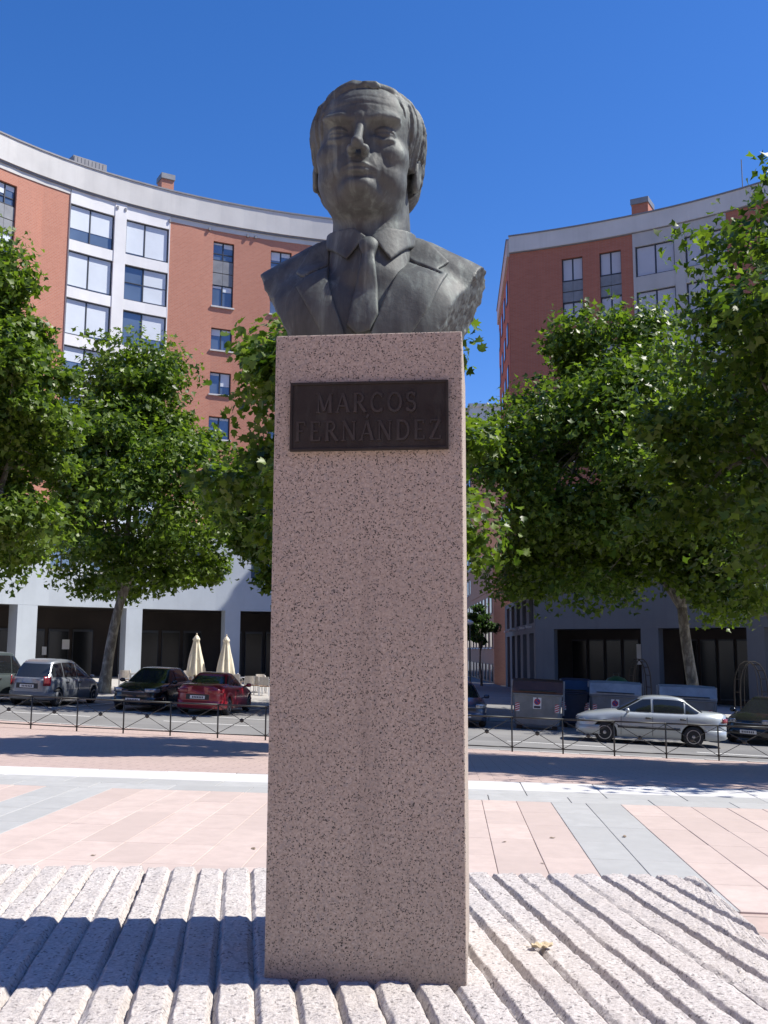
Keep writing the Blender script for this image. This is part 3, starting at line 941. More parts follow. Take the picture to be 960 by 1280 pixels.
# roman capitals as strokes: (points, half width); serifs are short horizontal bars
def arc(cx, cz, rx, rz, a0, a1, n=14):
    return [(cx+rx*math.cos(R(a0+(a1-a0)*i/n)), cz+rz*math.sin(R(a0+(a1-a0)*i/n))) for i in range(n+1)]
TK, TN = 0.068, 0.036
def sf(x, z, w=0.13): return ([(x-w, z), (x+w, z)], 0.026)
GLY = {
 'M': (0.98, [([(0.12, 0), (0.12, 1)], TN), ([(0.12, 1), (0.47, 0.08)], TK), ([(0.47, 0.08), (0.84, 1)], TN), ([(0.84, 0), (0.84, 1)], TK), sf(.12, .025), sf(.84, .025), sf(.07, .975, .1), sf(.89, .975, .1)]),
 'A': (0.86, [([(0.08, 0), (0.43, 1)], TN), ([(0.43, 1), (0.78, 0)], TK), ([(0.2, 0.34), (0.66, 0.34)], TN), sf(.09, .025), sf(.78, .025)]),
 'R': (0.84, [([(0.15, 0), (0.15, 1)], TK), ([(0.15, .97)]+arc(.36, .74, .24, .23, 90, -90)+[(0.15, .51)], TN+.012), ([(0.36, 0.5), (0.76, 0.0)], TK), sf(.15, .025), sf(.09, .975, .1), sf(.78, .02, .07)]),
 'C': (0.84, [(arc(.47, .5, .37, .47, 48, 312, 24), TK-.012), ([(0.72, .98), (0.72, .76)], TN), ([(0.72, .02), (0.72, .2)], TN)]),
 'O': (0.94, [(arc(.47, .5, .38, .47, 0, 360, 30), TK-.012)]),
 'S': (0.66, [(arc(.33, .74, .22, .22, 30, 270, 14)+arc(.33, .27, .24, .245, 90, -150, 14), TK-.012), ([(.54, .97), (.54, .78)], TN), ([(.1, .03), (.1, .22)], TN)]),
 'F': (0.70, [([(0.15, 0), (0.15, 1)], TK), ([(0.1, .965), (0.60, .965)], TN), ([(0.15, .52), (0.48, .52)], TN), sf(.15, .025), ([(.60, .98), (.60, .80)], TN)]),
 'E': (0.74, [([(0.15, 0), (0.15, 1)], TK), ([(0.08, .965), (0.60, .965)], TN), ([(0.15, .52), (0.5, .52)], TN), ([(0.08, .035), (0.63, .035)], TN), ([(.60, .98), (.60, .80)], TN), ([(.63, .02), (.63, .2)], TN)]),
 'N': (0.94, [([(0.14, 0), (0.14, 1)], TN), ([(0.14, 1), (0.78, 0)], TK), ([(0.78, 0), (0.78, 1)], TN), sf(.14, .025), sf(.78, .975), sf(.08, .975, .09)]),
 'D': (0.90, [([(0.15, 0), (0.15, 1)], TK), ([(0.1, .965), (.34, .965)]+arc(.38, .5, .40, .465, 90, -90, 18)+[(0.1, .035)], TN+.02)]),
 'Z': (0.76, [([(0.1, .965), (0.66, .965)], TN), ([(0.66, .97), (0.09, .03)], TK), ([(0.08, .035), (0.67, .035)], TN), ([(.11, .97), (.11, .8)], TN), ([(.67, .02), (.67, .2)], TN)]),
}
GLY['Á'] = (GLY['A'][0], GLY['A'][1]+[([(0.40, 1.12), (0.54, 1.30)], 0.05)])
def letter(ch, hgt, wide):
    mb = MB(); adv, strokes = GLY[ch]
    for si, (pts, hw) in enumerate(strokes):
        P = [Vector((x*wide*hgt, z*hgt)) for x, z in pts]; hw = hw*hgt*1.05
        L, Rr = [], []
        for i, p_ in enumerate(P):
            d = P[min(i+1, len(P)-1)]-P[max(i-1, 0)]
            if d.length < 1e-9: d = Vector((1, 0))
            d.normalize(); n = Vector((-d.y, d.x))
            L.append(p_+n*hw); Rr.append(p_-n*hw)
        ztop = -0.0140-0.00012*si
        rows = [[(q.x, -0.0101, q.y), (q.x*1, ztop, q.y), (w.x, ztop, w.y), (w.x, -0.0101, w.y)] for q, w in zip(L, Rr)]
        b0 = len(mb.v); mb.grid(rows)
        n = len(rows)
        mb.f.append((b0, b0+1, b0+2, b0+3)); mb.f.append(tuple(b0+(n-1)*4+i for i in (3, 2, 1, 0)))
    return mb
def text_line(txt, x0, x1, z, hgt):
    adv = [GLY[c][0] for c in txt]
    gap = 0.20
    wide = (x1-x0)/((sum(adv)+gap*(len(txt)-1))*hgt)
    x = x0
    for c, a in zip(txt, adv):
        o = letter(c, hgt, wide).build('letter', M_LETTER, plaque)
        o.location = (x, 0, z)
        x += (a+gap)*wide*hgt
text_line('MARCOS', -PLW/2+0.17*PLW, -PLW/2+0.80*PLW, PLH*(1-0.452), PLH*0.283)
text_line('FERNÁNDEZ', -PLW/2+0.036*PLW, -PLW/2+0.955*PLW, PLH*(1-0.862), PLH*0.287)

# ------------------------------------------------------------------ dry leaf on the plinth
def dry_leaf():
    m = plain('dry_leaf', (0.50, 0.41, 0.27), 0.8, var=0.25, vscale=40)
    mb = MB(); nseg, mseg = 14, 9; rows = []
    for i in range(nseg):
        t = i/(nseg-1); a = -1+2*t
        w = 0.028*math.sqrt(max(0.03, 1-abs(a)**2.2))*(1+0.18*math.sin(a*11))
        row = []
        for j in range(mseg):
            b = -1+2*j/(mseg-1)
            row.append((a*0.042, b*w, 0.006+0.008*b*b+0.006*abs(a)**2*(1 if a > 0 else .4)+0.005*math.sin(a*9+b*4)))
        rows.append(row)
    mb.grid(rows)
    root = empty('dry_leaf', (0, 0, 0), R(10))
    b = mb.build('blade', m, root, smooth=True, fix=False)
    so = b.modifiers.new('thick', 'SOLIDIFY'); so.thickness = 0.0015
    mb = MB(); mb.tube([(-0.04, 0, .01), (-0.055, 0.004, .008), (-0.07, 0.012, .012)], [.0014, .0012, .001], 6)
    mb.build('stem', m, root)
    tag(root, 'curled dry yellow leaf lying on the granite ridges', 'leaf')
    root.scale = (.72, .72, .6)
    return root
lf = dry_leaf()
_D = (CAMZ-PED_BASE)/-tan_at(1187)
lf.location = (x_at(680, _D, PED_BASE), _D, PED_BASE+0.006)

# fallen leaf scraps on the slabs
_m = plain('brown_leaf_scrap', (0.20, 0.15, 0.10), 0.85, var=0.3, vscale=60)
_mb = MB()
_mb.grid([[(-.035, -.008, .002), (-.035, .010, .006)], [(-.01, -.018, .001), (-.012, .020, .009)], [(.015, -.016, .003), (.014, .018, .004)], [(.035, -.006, .008), (.036, .006, .010)]])
_ms = _mb.mesh('leaf_scrap', fix=False); _ms.materials.append(_m)
for i, (px, py, lab) in enumerate(((692, 1047, 'largest brown leaf scrap on the pink slabs right of the pedestal'), (782, 1045, 'brown leaf scrap lying on the grey slab strip at right'), (680, 1079, 'small leaf scrap on pink slab close behind the plinth, right of the pedestal'), (632, 1052, 'small leaf scrap on the pink slab nearest the pedestal at right'), (318, 1062, 'leaf scrap on pink slab close to the left side of the pedestal'), (118, 1071, 'leaf scrap on pink slab at far left behind the plinth'))):
    D_ = CAMZ/-tan_at(py)
    for _ in range(3):
        x_ = x_at(px, D_, 0); D_ = (CAMZ-gz(x_, D_))/-tan_at(py)
    o = link('leaf_scrap', _ms, None); o.location = (x_, D_, gz(x_, D_)+0.003); o.rotation_euler = (0, 0.019, i*1.3); o.scale = (.75+.2*math.sin(i*2.1),)*3
    tag(o, lab, 'leaf', 'leaf scraps on the paving')
# ------------------------------------------------------------------ buildings
def brick_mat(name, c1, c2, mortar):
    m, nt, p = newmat(name)
    g = nd(nt, 'ShaderNodeNewGeometry')
    sep = nd(nt, 'ShaderNodeSeparateXYZ'); nt.links.new(g.outputs['Position'], sep.inputs[0])
    # run along the wall: use x+y so that it works on both the curved front and the side walls
    a = nd(nt, 'ShaderNodeMath'); a.operation = 'MULTIPLY_ADD'; a.inputs[1].default_value = 0.75
    nt.links.new(sep.outputs['Y'], a.inputs[0]); nt.links.new(sep.outputs['X'], a.inputs[2])
    cmb = nd(nt, 'ShaderNodeCombineXYZ'); nt.links.new(a.outputs[0], cmb.inputs[0]); nt.links.new(sep.outputs['Z'], cmb.inputs[1])
    br = nd(nt, 'ShaderNodeTexBrick'); br.offset = 0.5
    br.inputs['Scale'].default_value = 1.0; br.inputs['Brick Width'].default_value = 0.26; br.inputs['Row Height'].default_value = 0.09
    br.inputs['Mortar Size'].default_value = 0.009
    br.inputs['Color1'].default_value = (*c1, 1); br.inputs['Color2'].default_value = (*c2, 1); br.inputs['Mortar'].default_value = (*mortar, 1)
    nt.links.new(cmb.outputs[0], br.inputs['Vector'])
    n = noise(nt, g.outputs['Position'], 0.22, 6, 0.65); n2 = noise(nt, world_pos(nt, (1.2, 1.2, 0.12)), 1.0, 5, 0.6)
    c = mix(nt, ramp(nt, n, [(0.35, 0.0), (0.75, 0.35)]), br.outputs['Color'], [k*0.75 for k in c1])
    c = mix(nt, ramp(nt, n2, [(0.55, 0.0), (0.78, 0.25)]), c, [min(1, k*1.35) for k in c1])
    nt.links.new(c, p.inputs['Base Color']); p.inputs['Roughness'].default_value = 0.85
    return m
def render_mat(name, col, streak=0.3):
    m, nt, p = newmat(name)
    v = world_pos(nt)
    n = noise(nt, v, 0.5, 6, 0.62); n2 = noise(nt, world_pos(nt, (1.6, 1.6, 0.10)), 1.2, 5, 0.65); n3 = noise(nt, v, 9, 4)
    c = ramp(nt, n, [(0.3, [k*0.90 for k in col]), (0.7, [min(1, k*1.05) for k in col])])
    c = mix(nt, ramp(nt, n2, [(0.52, 0.0), (0.75, streak)]), c, [k*0.66 for k in col])
    c = mix(nt, ramp(nt, n3, [(0.6, 0.0), (0.8, 0.12)]), c, [k*0.7 for k in col])
    nt.links.new(c, p.inputs['Base Color']); p.inputs['Roughness'].default_value = 0.8
    return m
M_BRICK = brick_mat('red_brick', (0.485, 0.197, 0.122), (0.425, 0.16, 0.098), (0.46, 0.30, 0.24))
M_BRICKR = brick_mat('shaded_red_brick', (0.40, 0.140, 0.085), (0.34, 0.112, 0.066), (0.32, 0.18, 0.14))  # copy of the red brick with the right block's shade put into its colour
M_BRICK2 = brick_mat('orange_brick', (0.48, 0.23, 0.13), (0.42, 0.19, 0.11), (0.42, 0.28, 0.21))
M_CONC = render_mat('concrete_parapet', (0.56, 0.55, 0.52), 0.30)
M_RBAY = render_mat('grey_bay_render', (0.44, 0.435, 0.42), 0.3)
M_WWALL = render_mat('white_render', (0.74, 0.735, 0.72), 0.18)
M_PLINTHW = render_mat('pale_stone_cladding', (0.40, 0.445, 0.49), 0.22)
M_GSTONE = render_mat('grey_stone_cladding', (0.135, 0.145, 0.155), 0.4)  # stone colour darkened to stand for the shade under the trees
M_TRIM = plain('grey_trim', (0.20, 0.20, 0.21), 0.6, 0.2)
M_FRAME = plain('dark_window_frame', (0.045, 0.05, 0.06), 0.45, 0.3)
M_SILL = plain('pale_sill', (0.55, 0.54, 0.52), 0.7)
M_PANEL = plain('grey_panel', (0.20, 0.205, 0.21), 0.5, 0.2, var=0.2, vscale=1.5)
M_BLIND = plain('roller_blind', (0.58, 0.63, 0.68), 0.7, var=0.05, vscale=0.8)
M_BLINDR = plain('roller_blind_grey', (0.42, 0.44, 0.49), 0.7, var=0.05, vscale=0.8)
M_DARK = plain('dark_interior', (0.03, 0.028, 0.026), 0.7, var=0.3, vscale=1.0)
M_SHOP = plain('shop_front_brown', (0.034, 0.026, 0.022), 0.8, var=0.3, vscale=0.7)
M_ROOF = plain('roof_felt', (0.22, 0.21, 0.20), 0.9)
def glass_mat(name, col=(0.10, 0.13, 0.17), rough=0.06):
    m, nt, p = newmat(name)
    n = noise(nt, world_pos(nt), 0.35, 3)
    nt.links.new(ramp(nt, n, [(0.3, [k*0.6 for k in col]), (0.7, col)]), p.inputs['Base Color'])
    p.inputs['Roughness'].default_value = rough; p.inputs['Specular IOR Level'].default_value = 1.0
    p.inputs['Metallic'].default_value = 0.25
    bump(nt, noise(nt, world_pos(nt), 1.1, 2), p, 0.03, 0.05)
    return m
M_GLASS = glass_mat('window_glass', (0.16, 0.22, 0.30))
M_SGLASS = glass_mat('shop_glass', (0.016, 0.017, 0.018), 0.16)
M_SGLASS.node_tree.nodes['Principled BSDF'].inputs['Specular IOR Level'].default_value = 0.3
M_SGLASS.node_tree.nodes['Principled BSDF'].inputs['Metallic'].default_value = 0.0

class Facade:
    """curved front: plan points come from the measured distance of the parapet at a photo column"""
    def __init__(s, cols, dist, root):
        s.poly = np.polyfit(cols, dist, 2); s.root = root
    def P(s, px, z=25.0):
        D = float(np.polyval(s.poly, px))
        return Vector((x_at(px, D, CAMZ+z), D))
    def piece(s, mb, pxa, pxb, z0, z1, out=0.0, inn=-0.4, zr=25.0, n=None):
        """wall piece between two photo columns, between two heights above the eye, offsets along the outward normal"""
        if n is None: n = max(1, int(abs(pxb-pxa)/28))
        for i in range(n):
            a = s.P(pxa+(pxb-pxa)*i/n, zr); b = s.P(pxa+(pxb-pxa)*(i+1)/n, zr)
            na = s.N(pxa+(pxb-pxa)*i/n, zr); nb = s.N(pxa+(pxb-pxa)*(i+1)/n, zr)
            A0, A1, B0, B1 = a+na*inn, a+na*out, b+nb*inn, b+nb*out
            za, zb = CAMZ+z0, CAMZ+z1
            mb.hexa([(A1.x, A1.y, za), (B1.x, B1.y, za), (B0.x, B0.y, za), (A0.x, A0.y, za),
                     (A1.x, A1.y, zb), (B1.x, B1.y, zb), (B0.x, B0.y, zb), (A0.x, A0.y, zb)])
        return mb
    def N(s, px, zr=25.0):
        t = s.P(px+3, zr)-s.P(px-3, zr)
        n = Vector((t.y, -t.x)).normalized()
        return n if n.y < 0 else -n

WCNT = [0]
def window(F, pxa, pxb, z0, z1, zr=25.0, blind=None, blind_to=(0.0, 0.0), split=0.5, rec=-0.22, sill=True, transom=None, bm=None, glass=None):
    """one window in its opening: frame as thing part; panes, blind and sill under it"""
    mid = pxa+(pxb-pxa)*split
    fw = 0.055
    tot = (F.P(pxb, zr)-F.P(pxa, zr)).length
    k = (pxb-pxa)/tot
    mb = MB()
    F.piece(mb, pxa, pxb, z0, z0+fw, rec+0.06, rec-0.04, zr, 1); F.piece(mb, pxa, pxb, z1-fw, z1, rec+0.06, rec-0.04, zr, 1)
    F.piece(mb, pxa, pxa+fw*k, z0+fw, z1-fw, rec+0.06, rec-0.04, zr, 1); F.piece(mb, pxb-fw*k, pxb, z0+fw, z1-fw, rec+0.06, rec-0.04, zr, 1)
    F.piece(mb, mid-fw*k*0.6, mid+fw*k*0.6, z0+fw, z1-fw, rec+0.055, rec-0.04, zr, 1)
    if transom:
        F.piece(mb, pxa+fw*k, mid-fw*k*0.6, z0+transom, z0+transom+0.05, rec+0.05, rec-0.04, zr, 1)
        F.piece(mb, mid+fw*k*0.6, pxb-fw*k, z0+transom, z0+transom+0.05, rec+0.05, rec-0.04, zr, 1)
    w = mb.build('window', M_FRAME, F.root)
    for a, b, bt in ((pxa+fw*k, mid-fw*k*0.6, blind_to[0]), (mid+fw*k*0.6, pxb-fw*k, blind_to[1])):
        mb = MB(); F.piece(mb, a, b, z0+fw, z1-fw, rec-0.005, rec-0.03, zr, 1); mb.build('pane', glass or M_GLASS, w)
        if blind and bt > 0:
            mb = MB(); F.piece(mb, a+0.02*k, b-0.02*k, z1-fw-(z1-z0-2*fw)*bt, z1-fw, rec+0.025, rec+0.001, zr, 1); mb.build('blind', bm or M_BLIND, w)
    if sill:
        mb = MB(); F.piece(mb, pxa-0.08*k, pxb+0.08*k, z0-0.10, z0-0.003, 0.10, rec+0.06, zr, 1); mb.build('sill', M_SILL, w)
    return w

# ---- left curved block
lb = empty('apartment_block', (-14, 64, gz(-14, 64)))
tag(lb, 'sunlit curved red brick apartment block with white window bay behind the left trees', 'building')
FL = Facade([0, 50, 112, 160, 275, 330, 410], [55.5, 57.2, 59.5, 60.9, 64.3, 65.5, 66.6], lb)
class Local:  # everything is modelled in world coordinates: parent with an inverse
    pass
def fix_parent(root):
    inv = Matrix.Translation(-root.location)
    for c in root.children:
        c.matrix_parent_inverse = inv
Z_PT, Z_PB, Z_B = 29.8, 28.15, 7.6
brick = MB(); white = MB()
LEND = 503
def columns(F, mb, a, b, z0, z1, holes):
    """wall between columns a..b with window columns cut: holes = [(pxa,pxb,[(z0,z1),...])]"""
    x = a
    for ha, hb, wins in holes:
        F.piece(mb, x, ha, z0, z1)
        zz = z0
        for w0, w1 in sorted(wins):
            if w0 > zz: F.piece(mb, ha, hb, zz, w0, n=1)
            zz = w1
        if z1 > zz: F.piece(mb, ha, hb, zz, z1, n=1)
        x = hb
    F.piece(mb, x, b, z0, z1)
def bwins(top, pitch, h, n, merged=True):
    """openings of a brick window column: the two top storeys share one tall opening"""
    out = []
    if merged: out.append((top-pitch-h, top))
    else: out += [(top-h, top), (top-pitch-h, top-pitch)]
    for k in range(2, n): out.append((top-pitch*k-h, top-pitch*k))
    return out
bw = bwins(27.1, 3.0, 1.5, 7)
cols_l = [(-120, -94, bw), (-30, -4+22, bw)]
cols_r = [(265, 291, bw), (337, 363, bw), (425, 450, bw)]
columns(FL, brick, -190, 84, Z_B, Z_PB, [(-120, -94, bw), (-8, 18, bw)])
columns(FL, brick, 210, LEND, Z_B, Z_PB, cols_r)
brick.build('brick_wall', M_BRICK, lb)
ww = [(27.25-3.0*k-2.32, 27.25-3.0*k) for k in range(7)]
# white bay: continuous pilasters and spandrels
FL.piece(white, 84.0, 85.0, Z_B, Z_PB, 0.06, -0.4); 
FL.piece(white, 140.5, 155, Z_B, Z_PB, 0.10, -0.4); FL.piece(white, 209, 210, Z_B, Z_PB, 0.06, -0.4)
for a, b in ((85.0, 140.5), (155, 209)):
    zz = Z_B
    for w0, w1 in sorted(ww):
        if w0 > zz: FL.piece(white, a, b, zz, w0, 0.05, -0.4, n=2)
        zz = w1
    FL.piece(white, a, b, zz, Z_PB, 0.05, -0.4, n=2)
white.build('white_bay', M_WWALL, lb)
mb = MB(); FL.piece(mb, -190, LEND, Z_PB+0.12, Z_PT, 0.22, -0.5); mb.build('parapet', M_CONC, lb)
mb = MB(); FL.piece(mb, -190, LEND, Z_PT+0.002, Z_PT+0.10, 0.28, -0.55); mb.build('parapet_coping', M_TRIM, lb)
mb = MB(); FL.piece(mb, -190, LEND, Z_PB, Z_PB+0.118, 0.14, -0.3); mb.build('parapet_trim', M_TRIM, lb)
mb = MB(); FL.piece(mb, 210.2, LEND, Z_PB-0.34, Z_PB-0.002, 0.05, 0.002); mb.build('cornice', M_CONC, lb)
mb = MB(); FL.piece(mb, -190, 83.8, Z_PB-0.34, Z_PB-0.002, 0.05, 0.002); mb.build('cornice', M_CONC, lb)
mb = MB(); FL.piece(mb, 314.6, 315.6, Z_B, Z_PB-0.36, 0.006, 0.001, n=1); mb.build('expansion_joint', M_TRIM, lb)
mb = MB(); FL.piece(mb, 84.2, 84.9, Z_B, Z_PB, 0.075, 0.062, n=1); mb.build('expansion_joint', M_TRIM, lb)
rw = random.Random(11)
bl_spec = {(0, 0): (0.66, 0.66), (0, 1): (0.96, 0.96), (0, 2): (0.98, 0.95), (0, 3): (0.4, 0.9), (1, 0): (0.95, 0.97), (1, 1): (0.0, 0.97), (1, 2): (0.0, 0.7)}
for ci, (a, b) in enumerate(((85.4, 140.2), (155.4, 208.8))):
    for k, (w0, w1) in enumerate(ww):
        bt = bl_spec.get((ci, k), (rw.choice([0, .5, 1]), rw.choice([.3, 1])))
        window(FL, a, b, w0+0.02, w1-0.02, blind=True, blind_to=bt, sill=False, rec=-0.14, split=0.47 if ci == 0 else 0.45,
               transom=1.15 if (ci, k) == (1, 1) else None)
for (a, b, _) in [(-120, -94, 0), (-8, 18, 0)]+cols_r:
    for k in range(7):
        t = 27.1-3.0*k
        h = 1.27 if k == 0 else 1.5
        window(FL, a, b, t-h, t, blind=True, blind_to=(rw.choice([0.1, .3, .5]), rw.choice([0.1, .25, .6])), sill=(k != 0), transom=0.45 if k == 0 else None)
    for q in range(2):
        pa = a+(b-a)*0.5*q; pb = a+(b-a)*0.5*(q+1)
        mb = MB(); FL.piece(mb, pa+0.15, pb-0.15, 24.12, 24.93, -0.13, -0.2, n=1); mb.build('panel', M_PANEL, lb)
        mb = MB(); FL.piece(mb, pa+0.15, pb-0.15, 24.98, 25.80, -0.13, -0.2, n=1); mb.build('panel', M_PANEL, lb)
    mb = MB(); FL.piece(mb, a, b, 24.1, 25.83, -0.205, -0.3, n=1); mb.build('panel_backing', M_FRAME, lb)
# pale base with arcade
LZ = 1.0
base = MB()
LG = -3.4      # below the pavement
pil = [(-228, -206), (-104, -80), (20, 45), (157, 177), (281, 300), (402, 422), (488, LEND)]
first_w = []
for i in range(len(pil)-1):
    a, b = pil[i][1], pil[i+1][0]
    if a < -190: a = -190
    c = (a+b)/2; w = (b-a)
    first_w.append((a+w*0.12, a+w*0.42)); first_w.append((a+w*0.58, a+w*0.88))
x = -190
for (a, b) in first_w:
    FL.piece(base, x, a, 2.43, Z_B, 0.08, -0.5, LZ)
    FL.piece(base, a, b, 2.43, 4.55, 0.08, -0.5, LZ, 1); FL.piece(base, a, b, 6.45, Z_B, 0.08, -0.5, LZ, 1)
    x = b
FL.piece(base, x, LEND, 2.43, Z_B, 0.08, -0.5, LZ)
base.build('base_wall', M_PLINTHW, lb)
for i, (a, b) in enumerate(pil):
    if b < -190: continue
    mb = MB(); FL.piece(mb, max(a, -190), b, LG, 2.427, 0.10, -0.75, LZ, 1); mb.build('pillar', M_PLINTHW, lb)
for (a, b) in first_w:
    window(FL, a, b, 4.55, 6.45, LZ, blind=True, blind_to=(rw.choice([0, .4]), rw.choice([0, .2])), rec=-0.2)
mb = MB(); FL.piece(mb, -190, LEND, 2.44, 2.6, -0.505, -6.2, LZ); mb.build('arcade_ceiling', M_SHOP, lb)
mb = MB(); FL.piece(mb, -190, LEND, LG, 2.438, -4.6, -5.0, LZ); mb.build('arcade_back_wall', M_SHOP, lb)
for i in range(len(pil)-1):
    a, b = max(-190, pil[i][1]), pil[i+1][0]; w = b-a
    for q in range(4):
        pa, pb = a+w*(0.04+0.24*q), a+w*(0.04+0.24*q+0.2)
        mb = MB(); FL.piece(mb, pa, pb, -2.6, 1.2, -4.5, -4.59, LZ, 1); sw = mb.build('shop_window', M_FRAME, lb)
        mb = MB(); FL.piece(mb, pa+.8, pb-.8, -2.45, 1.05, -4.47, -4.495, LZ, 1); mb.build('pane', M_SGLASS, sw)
mb = MB(); FL.piece(mb, 118, 126, -0.05, 0.55, -4.40, -4.44, LZ, 1); mb.build('notice_board', M_WWALL, lb)
mb = MB(); FL.piece(mb, 96, 101, -0.4, 0.1, -4.40, -4.44, LZ, 1); mb.build('notice_board', M_WWALL, lb)
# roof, chimney, vent housing, end wall
mb = MB(); FL.piece(mb, -190, LEND, 28.3, 28.6, -0.52, -13, 25); mb.build('roof', M_ROOF, lb)
e0 = FL.P(LEND, 25); e0n = FL.N(LEND)
mb = MB()
A = e0-e0n*0.41; B = e0-e0n*14
mb.hexa([(A.x, A.y, -2), (A.x+.4, A.y, -2), (B.x+.4, B.y, -2), (B.x, B.y, -2), (A.x, A.y, CAMZ+29.8), (A.x+.4, A.y, CAMZ+29.8), (B.x+.4, B.y, CAMZ+29.8), (B.x, B.y, CAMZ+29.8)])
mb.build('end_wall', M_BRICK, lb)
def roof_box(F, pxa, pxb, z0, z1, m, root, name, back=-3.2, dep=1.0, cap=None):
    mb = MB(); F.piece(mb, pxa, pxb, z0, z1, back, back-dep, 28, 1); o = mb.build(name, m, root)
    if cap:
        mb = MB(); F.piece(mb, pxa-1, pxb+1, z1, z1+0.38, back+0.1, back-dep-0.1, 28, 1); mb.build('cap', cap, o)
    return o
roof_box(FL, 217, 231.5, 28.6, 32.3, M_BRICK, lb, 'chimney', cap=M_PANEL)
roof_box(FL, 104, 144, 28.6, 31.55, M_PANEL, lb, 'vent_housing', -2.0, 1.6)
for i in range(9):
    mb = MB(); FL.piece(mb, 105+4.3*i, 108.6+4.3*i, 30.4, 31.5, -1.96, -1.99, 28, 1); mb.build('vent_slat', M_TRIM, lb)
for px in (142, 152, 208, 258, 306, 316):     # small flood lights under the parapet
    mb = MB(); FL.piece(mb, px, px+2.2, 27.72, 27.92, 0.16, 0.055, 25, 1); mb.build('flood_light', M_TRIM, lb)
fix_parent(lb)

# ---- right curved block
rb = empty('apartment_block', (18, 62, gz(18, 62)))
tag(rb, 'shaded curved red brick apartment block with grey stone base behind the right trees', 'building')
FR = Facade([636, 710, 790, 930], [64.2, 62.8, 60.9, 57.0], rb)
REND = 1130
brick = MB(); white = MB()
RT, RPB, RB = 27.5, 26.35, 6.5
rbw = bwins(25.5, 3.0, 1.52, 6)
rcols = [(701, 727, rbw), (748, 775, rbw)]
rcols2 = [(948, 974, rbw), (1040, 1066, rbw)]
columns(FR, brick, 636, 790, RB, RPB, rcols)
columns(FR, brick, 907, REND, RB, RPB, rcols2)
FR.piece(brick, 637, 790, 4.0, RB-0.004, 0, -0.4)
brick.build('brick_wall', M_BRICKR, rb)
rww = [(25.45-3.0*k-2.0, 25.45-3.0*k) for k in range(6)]
FR.piece(white, 790, 793, RB, RPB, 0.05, -0.4); FR.piece(white, 842, 855, RB, RPB, 0.08, -0.4)
FR.piece(white, 906, 907, RB, RPB, 0.05, -0.4)
for a, b in ((793, 842), (855, 906)):
    zz = RB
    for w0, w1 in sorted(rww):
        if w0 > zz: FR.piece(white, a, b, zz, w0, 0.04, -0.4, n=2)
        zz = w1
    FR.piece(white, a, b, zz, RPB, 0.04, -0.4, n=2)
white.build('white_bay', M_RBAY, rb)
mb = MB(); FR.piece(mb, 636, REND, RPB+0.06, RT, 0.16, -0.5); mb.build('parapet', M_CONC, rb)
mb = MB(); FR.piece(mb, 635.6, REND, RT+0.002, RT+0.09, 0.22, -0.55); mb.build('parapet_coping', M_TRIM, rb)
mb = MB(); FR.piece(mb, 636, REND, RPB, RPB+0.058, 0.09, -0.3); mb.build('parapet_trim', M_TRIM, rb)
for a, b in ((793.4, 841.6), (855.4, 905.6)):
    for k, (w0, w1) in enumerate(rww):
        window(FR, a, b, w0+0.02, w1-0.02, blind=True, blind_to=(1.0, 1.0) if k < 2 else (rw.choice([.5, 1]), rw.choice([.7, 1])), sill=False, rec=-0.14, bm=M_BLINDR)
for a, b, _ in rcols+rcols2:
    for k in range(6):
        t = 25.5-3.0*k
        window(FR, a, b, t-1.52, t, blind=True, blind_to=(1.0, 1.0) if k != 1 else (0.75, 0.75), sill=(k != 0), bm=M_BLINDR)
    for q in range(2):
        pa = a+(b-a)*0.5*q; pb = a+(b-a)*0.5*(q+1)
        for z_ in (22.56, 23.28):
            mb = MB(); FR.piece(mb, pa+0.15, pb-0.15, z_, z_+0.66, -0.13, -0.2, n=1); mb.build('panel', M_PANEL, rb)
    mb = MB(); FR.piece(mb, a, b, 22.52, 23.97, -0.205, -0.3, n=1); mb.build('panel_backing', M_FRAME, rb)
# grey stone base, first floor windows, arcade
RZ = 0.0
RG = -4.6
rp = [(671, 694), (803, 825), (936, 958), (1068, 1090)]
base = MB(); x = 671
fw_r = []
for i in range(3):
    a, b = rp[i][1], rp[i+1][0]; w = b-a
    for q in range(3):
        fw_r.append((a+w*(0.06+0.32*q), a+w*(0.06+0.32*q+0.26)))
for a, b in fw_r:
    FR.piece(base, x, a, 1.31, RB-0.004, 0.12, -0.5, RZ)
    FR.piece(base, a, b, 1.31, 3.5, 0.12, -0.5, RZ, 1); FR.piece(base, a, b, 5.6, RB-0.004, 0.12, -0.5, RZ, 1)
    x = b
FR.piece(base, x, 1120, 1.31, RB-0.004, 0.12, -0.5, RZ)
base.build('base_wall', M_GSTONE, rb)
for a, b in rp:
    mb = MB(); FR.piece(mb, a, b, RG, 1.307, 0.14, -0.75, RZ, 1); mb.build('pillar', M_GSTONE, rb)
for a, b in fw_r:
    window(FR, a, b, 3.5, 5.6, RZ, rec=-0.2, glass=M_SGLASS, sill=False)
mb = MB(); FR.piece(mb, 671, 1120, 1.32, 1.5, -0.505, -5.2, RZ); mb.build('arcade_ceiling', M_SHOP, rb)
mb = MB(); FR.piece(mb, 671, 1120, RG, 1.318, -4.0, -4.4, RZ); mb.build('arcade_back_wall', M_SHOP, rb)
for i in range(3):
    a, b = rp[i][1], rp[i+1][0]; w = b-a
    for q in range(5):
        pa, pb = a+w*(0.03+0.19*q), a+w*(0.03+0.19*q+0.16)
        mb = MB(); FR.piece(mb, pa, pb, -3.0, 0.7, -3.9, -3.99, RZ, 1); sw = mb.build('shop_window', M_FRAME, rb)
        mb = MB(); FR.piece(mb, pa+.6, pb-.6, -2.9, 0.6, -3.87, -3.895, RZ, 1); mb.build('pane', M_SGLASS, sw)
